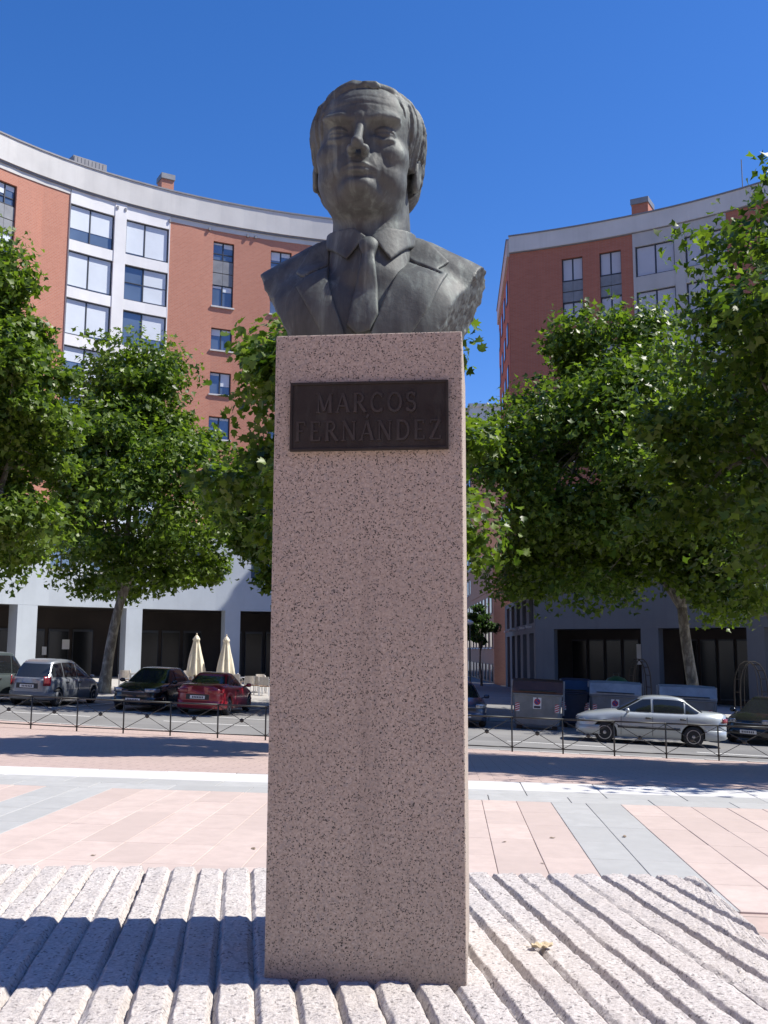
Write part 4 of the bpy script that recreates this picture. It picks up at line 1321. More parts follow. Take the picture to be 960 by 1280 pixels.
mb = MB(); FR.piece(mb, 775, 780, -0.9, 0.4, -3.80, -3.86, RZ, 1); mb.build('notice_board', M_WWALL, rb)
mb = MB(); FR.piece(mb, 637, REND, 26.4, 26.7, -0.52, -12, 25); mb.build('roof', M_ROOF, rb)
# the wall along the side street
A = FR.P(636); B = Vector((9.35, 79.0))
class Wall:
    def __init__(s, a, b, n): s.a, s.b, s.n = a, b, n
    def piece(s, mb, t0, t1, z0, z1, out, inn):
        e = s.b-s.a
        p0, p1 = s.a+e*t0, s.a+e*t1
        q = [p0+s.n*out, p1+s.n*out, p1+s.n*inn, p0+s.n*inn]
        mb.hexa([(v.x, v.y, CAMZ+z0) for v in q]+[(v.x, v.y, CAMZ+z1) for v in q])
        return mb
nrm = Vector((-1, 0.06)).normalized()
SW = Wall(A+Vector((0.02, 0.42)), B, nrm)
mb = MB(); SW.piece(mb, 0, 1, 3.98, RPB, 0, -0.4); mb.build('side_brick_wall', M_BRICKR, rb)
mb = MB(); SW.piece(mb, 0.0, 1, RPB+0.004, RT, 0.14, -0.4); mb.build('side_parapet', M_CONC, rb)
mb = MB(); SW.piece(mb, 0.0, 1, RT+0.003, RT+0.088, 0.2, -0.4); mb.build('side_parapet_trim', M_TRIM, rb)
for t in (0.12, 0.36, 0.60, 0.84):
    for k in range(7):
        z1 = 25.3-3.0*k
        mb = MB(); SW.piece(mb, t, t+0.09, z1-1.5, z1, 0.05, 0.003); w = mb.build('window', M_FRAME, rb)
        mb = MB(); SW.piece(mb, t+.008, t+0.082, z1-1.42, z1-0.08, 0.06, 0.051); mb.build('pane', M_GLASS, w)
# overhang underside, canopy edge, recessed stone side wall
A2 = Vector((x_at(671, A.y, CAMZ), A.y+0.3))
mb = MB(); mb.hexa([(A.x, A.y+.5, CAMZ+3.8), (A2.x+.3, A.y+.5, CAMZ+3.8), (B.x+1.5, B.y, CAMZ+3.8), (B.x, B.y, CAMZ+3.8),
                    (A.x, A.y+.5, CAMZ+3.975), (A2.x+.3, A.y+.5, CAMZ+3.975), (B.x+1.5, B.y, CAMZ+3.975), (B.x, B.y, CAMZ+3.975)])
mb.build('soffit', M_BRICK2, rb)
S2 = Wall(A2, Vector((A2.x+0.9, 88.0)), nrm)
sb = MB(); t = 0
ops = [(0.04+0.19*i, 0.04+0.19*i+0.115) for i in range(5)]
for a, b in ops:
    S2.piece(sb, t, a, RG, 3.79, 0, -0.4)
    S2.piece(sb, a, b, 1.1, 1.75, 0, -0.4); S2.piece(sb, a, b, 3.45, 3.79, 0, -0.4)
    t = b
S2.piece(sb, t, 1, RG, 3.79, 0, -0.4)
sb.build('side_base_wall', M_GSTONE, rb)
for a, b in ops:
    mb = MB(); S2.piece(mb, a, b, RG, 1.098, -0.3, -0.38); mb.build('side_door', M_FRAME, rb)
    mb = MB(); S2.piece(mb, a, b, 1.752, 3.448, -0.25, -0.33); w = mb.build('window', M_FRAME, rb)
    mb = MB(); S2.piece(mb, a+.01, b-.01, 1.85, 3.35, -0.235, -0.249); mb.build('pane', M_SGLASS, w)
    mb = MB(); S2.piece(mb, (a+b)/2-.008, (a+b)/2+.008, 1.45, 1.6, 0.35, 0.002); mb.build('wall_lamp', M_SILL, rb)
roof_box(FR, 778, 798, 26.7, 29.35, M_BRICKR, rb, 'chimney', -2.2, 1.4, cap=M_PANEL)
mb = MB(); p_ = FR.P(919)-FR.N(919)*1.5; mb.tube([(p_.x, p_.y, CAMZ+26.6), (p_.x, p_.y, CAMZ+30.2)], 0.03, 6); mb.build('antenna', M_TRIM, rb)
fix_parent(rb)

# ---- blocks further down the side street
def far_block(label, x0, x1, y0, y1, ztop, m, mtop, storeys, wcol, cat='building', wside=True):
    root = empty('street_block', ((x0+x1)/2, y0, -3.5))
    tag(root, label, cat)
    mb = MB(); mb.box((x0, y0, -4.5), (x1, y1, ztop-3.2)); mb.build('wall', m, root)
    mb = MB(); mb.box((x0-.05, y0-.05, ztop-3.19), (x1+.05, y1, ztop)); mb.build('attic', mtop, root)
    mb = MB(); mb.box((x0-.3, y0-.3, ztop+.003), (x1+.3, y1, ztop+.35)); mb.build('roof_edge', M_CONC, root)
    n = int((y1-y0)/3.2)
    for k in range(storeys):
        z = -1.2+3.05*k
        for j in range(n):
            y = y0+1.0+3.2*j
            mb = MB(); mb.box((x0-.06, y, z), (x0-.003, y+1.5, z+1.6)); w = mb.build('window', M_FRAME, root)
            mb = MB(); mb.box((x0-.075, y+.08, z+.08), (x0-.061, y+1.42, z+1.52)); mb.build('pane', M_SGLASS, w)
            if k: 
                mb = MB(); mb.box((x0-.16, y-.1, z-.12), (x0-.003, y+1.6, z-.005)); mb.build('sill', M_SILL, w)
    fix_parent(root)
    return root
far_block('orange brick block along the side street beside the grey stone corner', 9.75, 22, 89, 112, 10.2, M_BRICK2, M_BRICK2, 3, 4)
far_block('tall beige block with pale top storey far down the side street', 10.0, 24, 113, 140, 29.5, M_BRICK2, M_CONC, 8, 4)

# ---- unseen curved block added behind the photographer to throw warm light back
ob = empty('apartment_block', (0, -45, 0))
tag(ob, 'unseen curved red brick block added behind the photographer for warm bounce light', 'building')
def arcp(az, r): return Vector((r*math.sin(R(az)), r*math.cos(R(az))-2))
def arc_wall(nm, a0, a1, r0, r1, z0, z1, m, n=24):
    mb = MB()
    for i in range(n):
        p, q = a0+(a1-a0)*i/n, a0+(a1-a0)*(i+1)/n
        A, B, C_, D_ = arcp(p, r0), arcp(q, r0), arcp(q, r1), arcp(p, r1)
        mb.hexa([(v.x, v.y, z0) for v in (A, B, C_, D_)]+[(v.x, v.y, z1) for v in (A, B, C_, D_)])
    return mb.build(nm, m, ob)
arc_wall('base_wall', 112, 262, 44, 45, -1, 6.0, M_WWALL); arc_wall('brick_wall', 112, 262, 44.2, 45, 6.003, 23.0, M_BRICK); arc_wall('parapet', 112, 262, 43.9, 45, 23.003, 24.6, M_CONC)
for i in range(24):
    az = 116+6.1*i
    for k in range(6):
        c = arcp(az, 44.15); mb = MB(); mtx = Matrix.Translation((c.x, c.y, 7.0+2.7*k)) @ Matrix.Rotation(-R(az), 4, 'Z')
        mb.box((-.8, -.06, 0), (.8, .04, 1.6), mtx); w = mb.build('window', M_FRAME, ob)
        mb = MB(); mb.box((-.72, -.075, .08), (.72, -.062, 1.52), mtx); mb.build('pane', M_GLASS, w)
fix_parent(ob)
# ------------------------------------------------------------------ plane trees
def leaf_mat(name, c_dark, c_light, trans):
    m, nt, p = newmat(name)
    g = nd(nt, 'ShaderNodeNewGeometry')
    c = ramp(nt, g.outputs['Random Per Island'], [(0.0, c_dark), (0.55, [(a+b)/2 for a, b in zip(c_dark, c_light)]), (1.0, c_light)])
    nt.links.new(c, p.inputs['Base Color']); p.inputs['Roughness'].default_value = 0.42
    p.inputs['Specular IOR Level'].default_value = 0.3
    tr = nd(nt, 'ShaderNodeBsdfTranslucent')
    ct = mix(nt, 1.0, c, trans, 'MULTIPLY')
    nt.links.new(ct, tr.inputs['Color'])
    mx = nd(nt, 'ShaderNodeMixShader'); mx.inputs[0].default_value = 0.31
    out = [n for n in nt.nodes if n.type == 'OUTPUT_MATERIAL'][0]
    nt.links.new(p.outputs[0], mx.inputs[1]); nt.links.new(tr.outputs[0], mx.inputs[2]); nt.links.new(mx.outputs[0], out.inputs[0])
    return m
M_LEAF = leaf_mat('plane_leaves', (0.030, 0.062, 0.008), (0.130, 0.188, 0.025), (2.6, 2.8, 1.2))
M_LEAFD = leaf_mat('dark_leaves', (0.025, 0.055, 0.014), (0.06, 0.11, 0.025), (2.4, 2.6, 1.4))
def bark_mat():
    m, nt, p = newmat('plane_bark')
    v = coords(nt, 'Object')
    n = noise(nt, coords(nt, 'Object', (1, 1, 0.5)), 5, 5, 0.6, 0.6); n2 = noise(nt, v, 26, 4, 0.7)
    c = ramp(nt, n, [(0.32, (0.10, 0.085, 0.065)), (0.5, (0.20, 0.18, 0.14)), (0.62, (0.36, 0.34, 0.27))])
    c = mix(nt, ramp(nt, n2, [(0.5, 0.0), (0.75, 0.5)]), c, (0.09, 0.08, 0.06))
    nt.links.new(c, p.inputs['Base Color']); p.inputs['Roughness'].default_value = 0.9
    bump(nt, n2, p, 0.5, 0.02)
    return m
M_BARK = bark_mat()
# five-lobed leaf outline, unit size, lightly folded along its midrib
_lo = [(0, -0.5), (0.30, -0.42), (0.50, -0.10), (0.27, 0.02), (0.40, 0.32), (0.16, 0.22), (0, 0.58), (-0.16, 0.22), (-0.40, 0.32), (-0.27, 0.02), (-0.50, -0.10), (-0.30, -0.42)]
LEAF_V = np.array([(0, 0, 0)]+[(x, y, 0.22*abs(x)-0.10*y*y) for x, y in _lo], np.float32)
LEAF_F = np.array([(0, i+1, (i+1) % 12+1) for i in range(12)], np.int32)
def leaves_mesh(name, pos, nrm, size, rs, simple=False):
    n = len(pos)
    t = rs.normal(size=(n, 3)); t -= nrm*(t*nrm).sum(1, keepdims=True); t /= np.linalg.norm(t, axis=1, keepdims=True)
    b = np.cross(nrm, t)
    LV, LF = (LEAF_V, LEAF_F)
    if simple:
        LV = np.array([(0, -.5, 0), (.52, -.18, .10), (.17, .08, .0), (0, .6, -.05), (-.17, .08, .0), (-.52, -.18, .10)], np.float32); LF = np.array([(0, 1, 2), (0, 2, 4), (2, 3, 4), (0, 4, 5)], np.int32)
    k = len(LV)
    V = pos[:, None, :]+size[:, None, None]*(LV[None, :, 0:1]*t[:, None, :]+LV[None, :, 1:2]*b[:, None, :]+LV[None, :, 2:3]*nrm[:, None, :])
    F = (np.arange(n, dtype=np.int32)*k)[:, None, None]+LF[None]
    F = F.reshape(-1, 3); V = V.reshape(-1, 3).astype(np.float32)
    me = bpy.data.meshes.new(name)
    me.vertices.add(len(V)); me.vertices.foreach_set('co', V.ravel())
    me.loops.add(len(F)*3); me.loops.foreach_set('vertex_index', F.ravel())
    me.polygons.add(len(F)); me.polygons.foreach_set('loop_start', np.arange(0, len(F)*3, 3, dtype=np.int32))
    me.update(calc_edges=True)
    return me
def tree(label, base, trunk_h, lean, tr, center, rad, nleaf, lsize, seed, mat=None, nclump=70, simple=False, group='plane trees around the square', taper=0.3):
    """base: foot of the trunk; center / rad: crown ellipsoid (world)"""
    rs = np.random.RandomState(seed); rr = random.Random(seed)
    root = empty('plane_tree', base)
    tag(root, label, 'tree', group)
    base = Vector(base); center = Vector(center); rad = Vector(rad)
    fork = base+Vector((lean[0], lean[1], trunk_h))
    # trunk, slightly bent
    pts = []; rds = []
    for i in range(9):
        t = i/8
        w = 0.06*math.sin(t*4+seed)
        pts.append(base.lerp(fork, t)+Vector((w, 0.5*w, 0))-base+Vector((0, 0, -0.15 if i == 0 else 0)))
        rds.append(tr*(1.35-0.45*min(1, t*5)-0.22*t))
    mb = MB(); mb.tube(pts, rds, 12); mb.build('trunk', M_BARK, root, smooth=True)
    # clumps through the crown, denser towards the shell
    cl = []
    tries = 0
    while len(cl) < nclump and tries < 6000:
        tries += 1
        d = rs.normal(size=3); d /= np.linalg.norm(d)
        r = rs.uniform(0.25, 1.0)**0.55
        lump = 1+0.22*float(vnoise(d[0]*1.7+seed, d[1]*1.7, d[2]*1.7))+0.12*float(vnoise(d[0]*4+seed, d[1]*4, d[2]*4))
        q = np.array([d[0]*rad.x, d[1]*rad.y, d[2]*rad.z])*r*lump
        q[:2] *= 1-taper*max(0.0, q[2]/rad.z)
        if q[2] < -rad.z*0.8: continue
        cl.append(q)
    cl = np.array(cl)
    cpos = np.array(center)+cl
    # limbs reaching the clumps
    nl = 7
    limbs = []
    order = rs.permutation(len(cl))
    for i in range(nl):
        a = 2*math.pi*(i+rs.uniform(-.25, .25))/nl
        tip = Vector((center.x+rad.x*0.62*math.cos(a), center.y+rad.y*0.62*math.sin(a), center.z+rad.z*rs.uniform(-0.1, 0.5)))
        if i == 0: tip = center+Vector((0, 0, rad.z*0.75))
        mid = fork.lerp(tip, 0.45)+Vector((0, 0, 0.10*(tip-fork).length))
        P = [fork.lerp(mid, 0.0)-Vector((0, 0, .2)), fork.lerp(mid, .5)+Vector((0, 0, .05)), mid, mid.lerp(tip, .5)+Vector((0, 0, .1)), tip]
        mb = MB(); mb.tube([p-base for p in P], [tr*.62, tr*.46, tr*.34, tr*.2, tr*.07], 8)
        limb = mb.build('limb', M_BARK, root, smooth=True)
        limbs.append((P, limb, MB()))
    for q in cpos:
        q = Vector(q)
        best = None
        for P, limb, tb in limbs:
            for p in P[1:]:
                dd = (p-q).length+(0.6 if p is P[-1] else 0)
                if best is None or dd < best[0]: best = (dd, p, tb)
        _, p, tb = best
        mid = p.lerp(q, .5)+Vector((0, 0, .12*(q-p).length))
        tb.tube([p-base, mid-base, q-base], [tr*.16, tr*.10, tr*.03], 5, caps=False)
    for P, limb, tb in limbs:
        if tb.v: tag(tb.build('twig', M_BARK, limb, smooth=True, fix=False), kind='stuff')
    # leaves: shells round the clumps
    per = nleaf//len(cpos)
    pos = []; nr = []
    for q in cpos:
        cr = rs.uniform(0.5, 1.25)*0.29*(rad.x*rad.y*rad.z)**(1/3)
        n = int(per*rs.uniform(0.6, 1.4))
        d = rs.normal(size=(n, 3)); d /= np.linalg.norm(d, axis=1, keepdims=True)
        r = rs.uniform(0, 1, n)**0.45*cr*(1+0.35*vnoise(d[:, 0]*2.5+q[0], d[:, 1]*2.5+q[1], d[:, 2]*2.5+q[2]))
        s = d*r[:, None]*np.array([1.15, 1.15, 0.72])
        # sprays: streaks of leaves that break the outline
        k = int(n*0.22)
        sd = rs.normal(size=(6, 3)); sd /= np.linalg.norm(sd, axis=1, keepdims=True); sd[:, 2] *= 0.6
        w = rs.randint(0, 6, k); tt = rs.uniform(0.6, 1.42, k)
        s[:k] = sd[w]*tt[:, None]*cr+rs.normal(size=(k, 3))*0.10*cr
        pos.append(q+s); nn = d*0.6+rs.normal(size=(n, 3))*0.5+np.array([0, 0, 0.5]); nr.append(nn)
    pos = np.concatenate(pos); nr = np.concatenate(nr); nr /= np.linalg.norm(nr, axis=1, keepdims=True)
    keep = pos[:, 2] > base.z+trunk_h*0.62
    pos, nr = pos[keep], nr[keep]
    size = lsize*rs.uniform(0.6, 1.25, len(pos))
    me = leaves_mesh('crown', pos-np.array(base), nr, size, rs, simple)
    link('crown', me, mat or M_LEAF, root)
    return root
def tree_px(label, bpx, D, crown, trunk_h, tr, nleaf, lsize, seed, lean=0.0, depth=None, **kw):
    """crown given in photo pixels (cx, cy, rx, ry) at distance D"""
    cx, cy, rx, ry = crown
    c = at(cx, cy, D); s = D/FPX/math.cos(math.atan((640-cy)/FPX)+R(PITCH))*1.0
    bx = x_at(bpx, D, -1.0)
    b = (bx, D, gz(bx, D)+0.02)
    rxm = rx*s; rzm = (at(cx, cy-ry, D).z-at(cx, cy+ry, D).z)/2
    return tree(label, b, trunk_h, (lean, 0), tr, c, (rxm, depth or rxm, rzm), nleaf, lsize, seed, **kw)
tree_px('plane tree with forked pale trunk behind the silver minivan and black car', 127, 44, (172, 602, 128, 165), 4.4, 0.27, 50000, 0.25, 21, lean=0.75, nclump=85, simple=True, taper=0.55)
tree_px('tall plane tree cut off by the left edge of the picture', -40, 29, (-14, 530, 118, 215), 4.2, 0.24, 42000, 0.205, 34, nclump=82, simple=True)
tree_px('plane tree half hidden behind the stone pedestal', 452, 20.6, (458, 572, 165, 188), 3.0, 0.20, 38000, 0.18, 45, nclump=90, depth=4.4)
tree_px('large dark plane tree growing behind the white sedan and waste containers', 872, 41, (762, 590, 165, 188), 4.8, 0.28, 90000, 0.245, 58, lean=-0.4, nclump=120, simple=True)
tree_px('plane tree reaching in from the right edge with bright upper leaves', 1080, 18.3, (1050, 500, 195, 285), 3.2, 0.20, 50000, 0.18, 63, nclump=120, depth=5.2, simple=True)
tree_px('plane tree further back between pedestal and red car', 440, 38.5, (398, 630, 140, 130), 4.0, 0.24, 46000, 0.24, 77, nclump=70, simple=True)
tree_px('plane tree in the shade at the right edge behind the dark car', 975, 38.5, (965, 625, 150, 165), 4.2, 0.26, 60000, 0.24, 85, nclump=85, simple=True)
tree('unseen plane tree added beyond the right edge to shade the trees in view', (15.5, 18.5, gz(15.5, 18.5)), 3.2, (0, 0), 0.2, (15.3, 18.5, 7.2), (3.8, 4.6, 4.4), 16000, 0.30, 91, nclump=60, simple=True)  # out of view, added so its shadow falls on the right-hand tree
tree('small dark round street tree standing in the side street', (7.7, 80, gz(7.7, 80)+0.1), 3.0, (0, 0), 0.09, (7.7, 80, 1.65+1.55), (1.45, 1.45, 1.9), 6000, 0.24, 71, mat=M_LEAFD, nclump=24, simple=True, group='street trees')
# ------------------------------------------------------------------ cars
def car_paint(name, col, metal=0.35, rough=0.32):
    m, nt, p = newmat(name)
    v = coords(nt); n = noise(nt, v, 1.6, 4); n2 = noise(nt, v, 220, 2)
    c = ramp(nt, n, [(0.3, [k*0.88 for k in col]), (0.7, col)])
    nt.links.new(c, p.inputs['Base Color']); p.inputs['Metallic'].default_value = metal
    nt.links.new(ramp(nt, n, [(0.3, rough), (0.7, rough+0.12)]), p.inputs['Roughness'])
    p.inputs['Coat Weight'].default_value = 0.6; p.inputs['Coat Roughness'].default_value = 0.08
    return m
M_CGLASS = glass_mat('car_glass', (0.03, 0.035, 0.04), 0.05)
M_TYRE = plain('tyre_rubber', (0.022, 0.022, 0.023), 0.85)
M_RIM = plain('alloy_rim', (0.42, 0.42, 0.43), 0.35, 0.8)
M_BLACKP = plain('black_plastic', (0.03, 0.03, 0.032), 0.6)
M_HEADL = plain('headlight_glass', (0.30, 0.32, 0.35), 0.12, 0.6, var=0.3, vscale=9)
M_TAILL = plain('tail_light_red', (0.24, 0.012, 0.02), 0.2, 0.0, var=0.3, vscale=8, coat=0.6)
M_PLATE = plain('number_plate', (0.72, 0.72, 0.70), 0.5)
M_INK = plain('plate_ink', (0.03, 0.03, 0.05), 0.6)
def wheel_parts(r, w, spokes):
    mb = MB()
    prof = [(r*0.60, -w/2), (r*0.90, -w/2), (r*0.98, -w*0.40), (r, -w*0.2), (r, w*0.2), (r*0.98, w*0.40), (r*0.90, w/2), (r*0.60, w/2)]
    mb.lathe(prof, 26, axis='Y')
    ty = mb.mesh('tyre', True)
    mb = MB()
    o = w/2+0.004
    # rim ring
    ring = [(r*0.66, o-0.03), (r*0.665, o), (r*0.60, o+0.002), (r*0.575, o-0.02)]
    rows = []
    for k in range(27):
        t = 2*math.pi*k/26
        rows.append([(q*math.cos(t), y, q*math.sin(t)) for q, y in ring])
    mb.grid(rows)
    mb.lathe([(r*0.16, o-0.03), (r*0.16, o), (r*0.06, o+0.008)], 12, axis='Y')
    for k in range(spokes):
        t = 2*math.pi*k/spokes; c, s_ = math.cos(t), math.sin(t)
        wd = r*0.045*14/spokes
        p = []
        for rr_, ww_ in ((r*0.14, wd*0.8), (r*0.60, wd)):
            for sg in (-1, 1):
                p.append((rr_*c-sg*ww_*s_, o-0.006, rr_*s_+sg*ww_*c))
        q = [(x, y-0.02, z) for x, y, z in p]
        mb.hexa([q[0], q[1], q[3], q[2], p[0], p[1], p[3], p[2]])
    rim = mb.mesh('rim')
    mb = MB(); mb.lathe([(r*0.58, o-0.05), (r*0.58, o-0.045)], 20, axis='Y'); disc = mb.mesh('brake_disc')
    return ty, rim, disc
def make_car(name, label, spec, paint, loc, heading, group='parked and passing cars', rim_m=None):
    """heading: direction (x,y) the bonnet points to"""
    L, W, H = spec['L'], spec['W'], spec['H']
    root = empty(name, loc)
    tag(root, label, 'car', group)
    hx, hy = heading
    n = math.hypot(hx, hy); hx, hy = hx/n, hy/n
    # stand on the sloping street
    e = 1.0
    gx = (gz(loc[0]+e, loc[1])-gz(loc[0]-e, loc[1]))/(2*e); gy = (gz(loc[0], loc[1]+e)-gz(loc[0], loc[1]-e))/(2*e)
    up = Vector((-gx, -gy, 1)).normalized()
    fx = Vector((hx, hy, gx*hx+gy*hy)).normalized(); ly = up.cross(fx).normalized()
    root.rotation_euler = Matrix((fx, ly, up)).transposed().to_euler()
    a = L/2
    wf, wr_, rad = spec['wf'], spec['wr'], spec['rad']
    arch = rad+0.055
    sill = spec.get('sill', 0.20)
    deck = spec['deck']; belt = spec['belt']
    def itp(P, x):
        xs_, zs_ = zip(*P); return float(np.interp(x, xs_, zs_))
    def smooth(P, x):      # soften the polyline
        return (itp(P, x-0.12)+2*itp(P, x)+itp(P, x+0.12))/4
    pn = spec.get('plan', 5.0)
    def plan(x):
        xi = min(0.9999, abs(x)/a)
        return W/2*(1-xi**pn)**(1/pn)
    def zlow(x):
        z = sill+(0.06*max(0, (abs(x)-a*0.86)/(a*0.14)))
        for xw in (wf, wr_):
            d = abs(x-xw)
            if d < arch: z = max(z, rad+math.sqrt(arch*arch-d*d))
        return z
    xs_ = set([-a*0.9995, -a*0.997, -a*0.99, -a*0.975, -a*0.95, a*0.95, a*0.975, a*0.99, a*0.997, a*0.9995])
    k = -a*0.92
    while k < a*0.93: xs_.add(round(k, 3)); k += 0.09
    for xw in (wf, wr_):
        for q in range(-10, 11): xs_.add(round(xw+arch*math.sin(q*math.pi/20)*0.9999, 4))
        xs_.add(round(xw-arch-0.004, 4)); xs_.add(round(xw+arch+0.004, 4))
    xs_ = sorted(x for x in xs_ if abs(x) < a)
    def section(x):
        wp = plan(x); zl = zlow(x); bz = smooth(belt, x); dz = smooth(deck, x)
        zm = max(zl+0.02, 0.52*(sill+bz))
        wm = 0.018
        row = [(wp-0.05, zl), (wp-wm*0.4, zl+0.012), (wp, zm), (wp-0.012, max(zm+.01, bz-0.16)), (wp-0.035, max(zm+.02, bz-0.05)), (wp-0.085, bz), (wp*0.80, max(dz, bz-.02)+0.012), (wp*0.45, dz+0.030), (0.0, dz+0.036)]
        return [(max(0, y), z) for y, z in row]
    rows = []
    for x in xs_:
        s_ = section(x)
        rows.append([(x, y, z) for y, z in s_]+[(x, -y, z) for y, z in s_[-2::-1]])
    mb = MB(); mb.grid(rows)
    m_ = len(rows[0])
    mb.f.append(tuple(range(m_))); mb.f.append(tuple((len(rows)-1)*m_+i for i in range(m_)))
    body = mb.build('body', paint, root, smooth=True)
    mb = MB(); mb.box((-a+0.2, -W/2+0.27, sill-0.02), (a-0.2, W/2-0.27, min(itp(belt, 0), 0.72)))
    mb.build('underbody', M_BLACKP, root)
    # side surface lookup
    def side(x, z, out=0.0, sg=1):
        s_ = section(x); zs2 = [q[1] for q in s_[:6]]; ys2 = [q[0] for q in s_[:6]]
        return (x, sg*(float(np.interp(z, zs2, ys2))+out), z)
    def side_patch(nm, x0, x1, z0f, z1f, m, out, sg, parent, nx=8, nz=3):
        r_ = []
        for i in range(nx+1):
            x = x0+(x1-x0)*i/nx
            r_.append([side(x, z0f(x)+(z1f(x)-z0f(x))*j/nz, out, sg) for j in range(nz+1)])
        mb = MB(); mb.grid(r_)
        o = mb.build(nm, m, parent, smooth=True)
        so = o.modifiers.new('thick', 'SOLIDIFY'); so.thickness = out*1.5; so.offset = 0
        return o
    # cabin
    c0, c1 = spec['cab0'], spec['cab1']          # (front x, rear x, half width, z) at belt and at roof
    pw = 6.0
    def lv(h):
        hh = h
        f = c0[0]+(c1[0]-c0[0])*(hh**0.92); r_ = c0[1]+(c1[1]-c0[1])*(hh**spec.get('rearpow', 0.92))
        y = c0[2]+(c1[2]-c0[2])*(hh**1.35); z = c0[3]+(c1[3]-c0[3])*hh
        return f, r_, y, z
    def lz(x, h):   # roof sags a bit to front and rear
        f, r_, y, z = lv(h); 
        c = (f+r_)/2; q = (x-c)/((f-r_)/2)
        return z-h*spec.get('sag', 0.05)*abs(q)**2.2+(1-h)*(itp(belt, x)-c0[3])
    def S_(xi, eta, h, out=0.0):
        f, r_, y, z = lv(h); c = (f+r_)/2; rx = (f-r_)/2
        x = c+xi*(rx+out); yy = eta*(y+out)
        return (x, yy, lz(x, h)+out*0.3)
    def se(v): return (1-min(0.99999, abs(v))**pw)**(1/pw)
    N = 80; rows = []
    hs_ = [0, 0.15, 0.3, 0.5, 0.7, 0.85, 0.95, 1.0]
    def ring(h, shr=1.0, dz=0.0):
        out = []
        for k in range(N):
            t = 2*math.pi*k/N; ct, st = math.cos(t), math.sin(t)
            xi = math.copysign(abs(ct)**(2/pw), ct)*shr; et = math.copysign(abs(st)**(2/pw), st)*shr
            p = S_(xi, et, h); out.append((p[0], p[1], p[2]+dz))
        return out
    rows = [ring(h) for h in hs_]+[ring(1.0, 0.94, 0.022), ring(1.0, 0.8, 0.036), ring(1.0, 0.5, 0.046), ring(1.0, 0.1, 0.05)]
    mb = MB(); mb.grid(rows, closed=True); mb.f.append(tuple((len(rows)-1)*N+i for i in range(N)))
    mb.build('cabin', paint, root, smooth=True)
    def gpatch(nm, fn, n1, n2, m=M_CGLASS):
        mb = MB(); mb.grid([[fn(i/n1, j/n2) for j in range(n2+1)] for i in range(n1+1)])
        return mb.build(nm, m, root, smooth=True)
    G = 0.010
    gpatch('windscreen', lambda s_, t: S_(se(-0.86+1.72*s_), -0.86+1.72*s_, 0.06+0.86*t, G), 12, 6)
    gpatch('rear_window', lambda s_, t: S_(-se(-0.84+1.68*s_), -0.84+1.68*s_, spec.get('rw0', 0.10)+(0.9-spec.get('rw0', 0.10))*t, G), 12, 6)
    for sg in (-1, 1):
        for (x0, x1) in spec['side_win']:
            def fn(s_, t, x0=x0, x1=x1, sg=sg):
                h = 0.08+0.80*t
                f, r_, y, z = lv(h); c = (f+r_)/2; rx = (f-r_)/2
                # window edges follow the pillars
                lo = max(x0, r_+0.13); hi = min(x1, f-0.13)
                hi = max(hi, lo+0.02)
                x = lo+(hi-lo)*s_
                xi = (x-c)/rx
                return S_(xi, sg*se(xi), h, G)
            gpatch('side_window', fn, 10, 5)
        # door seams, handle, mirror, sill strip
        for xd in spec['doors']:
            side_patch('door_seam', xd-0.006, xd+0.006, lambda x: sill+0.06 if min(abs(x-wf), abs(x-wr_)) > arch+.02 else rad+0.35, lambda x: smooth(belt, x)-0.03, M_BLACKP, 0.003, sg, body, 1, 6)
        for xh in spec['handles']:
            side_patch('door_handle', xh-0.10, xh+0.07, lambda x: smooth(belt, x)-0.155, lambda x: smooth(belt, x)-0.115, spec.get('handle_m', M_BLACKP), 0.02, sg, root, 3, 1)
        if spec.get('strip'):
            side_patch('rub_strip', wr_+arch+0.02, wf-arch-0.02, lambda x: 0.47, lambda x: 0.535, M_BLACKP, 0.012, sg, root, 10, 1)
        mb = MB(); mx = spec['mirror']; my = plan(mx)-0.02
        mb.lathe([(0.02, -0.10), (0.07, -0.07), (0.085, 0.0), (0.07, 0.07), (0.02, 0.10)], 10, Matrix.Translation((mx, sg*(my+0.12), itp(belt, mx)+0.07)) @ Matrix.Rotation(R(90), 4, 'X') @ Matrix.Diagonal((0.8, 0.9, 1, 1)))
        mb.tube([(mx, sg*(my-0.06), itp(belt, mx)+0.0), (mx, sg*(my+0.08), itp(belt, mx)+0.05)], 0.025, 6)
        mb.build('wing_mirror', spec.get('mirror_m', paint), root, smooth=True)
    # lamps: patches wrapped round the corners
    def corner(sgx, sg, z0, z1, y_in, xin, m, nm):
        r_ = []
        pts = []
        # path along the plan outline from y_in at the end face round to the flank
        for q in range(11):
            t = q/10
            x = a*0.9995-(a*0.9995-xin)*t**2.2
            y = plan(x)
            pts.append((x, y))
        pts = [(a*0.9995, y_in)]+[p_ for p_ in pts if p_[1] > y_in]
        for (x, y) in pts:
            r_.append([(sgx*(x+0.012), sg*(y+0.012), z0+(z1-z0)*j/3) for j in range(4)])
        mb = MB(); mb.grid(r_); o = mb.build(nm, m, root, smooth=True)
        so = o.modifiers.new('thick', 'SOLIDIFY'); so.thickness = 0.02; so.offset = 0
    for sg in (-1, 1):
        hl = spec['headl']; corner(1, sg, hl[0], hl[1], hl[2], hl[3], M_HEADL, 'headlight')
        tl = spec['taill']; corner(-1, sg, tl[0], tl[1], tl[2], tl[3], M_TAILL, 'tail_light')
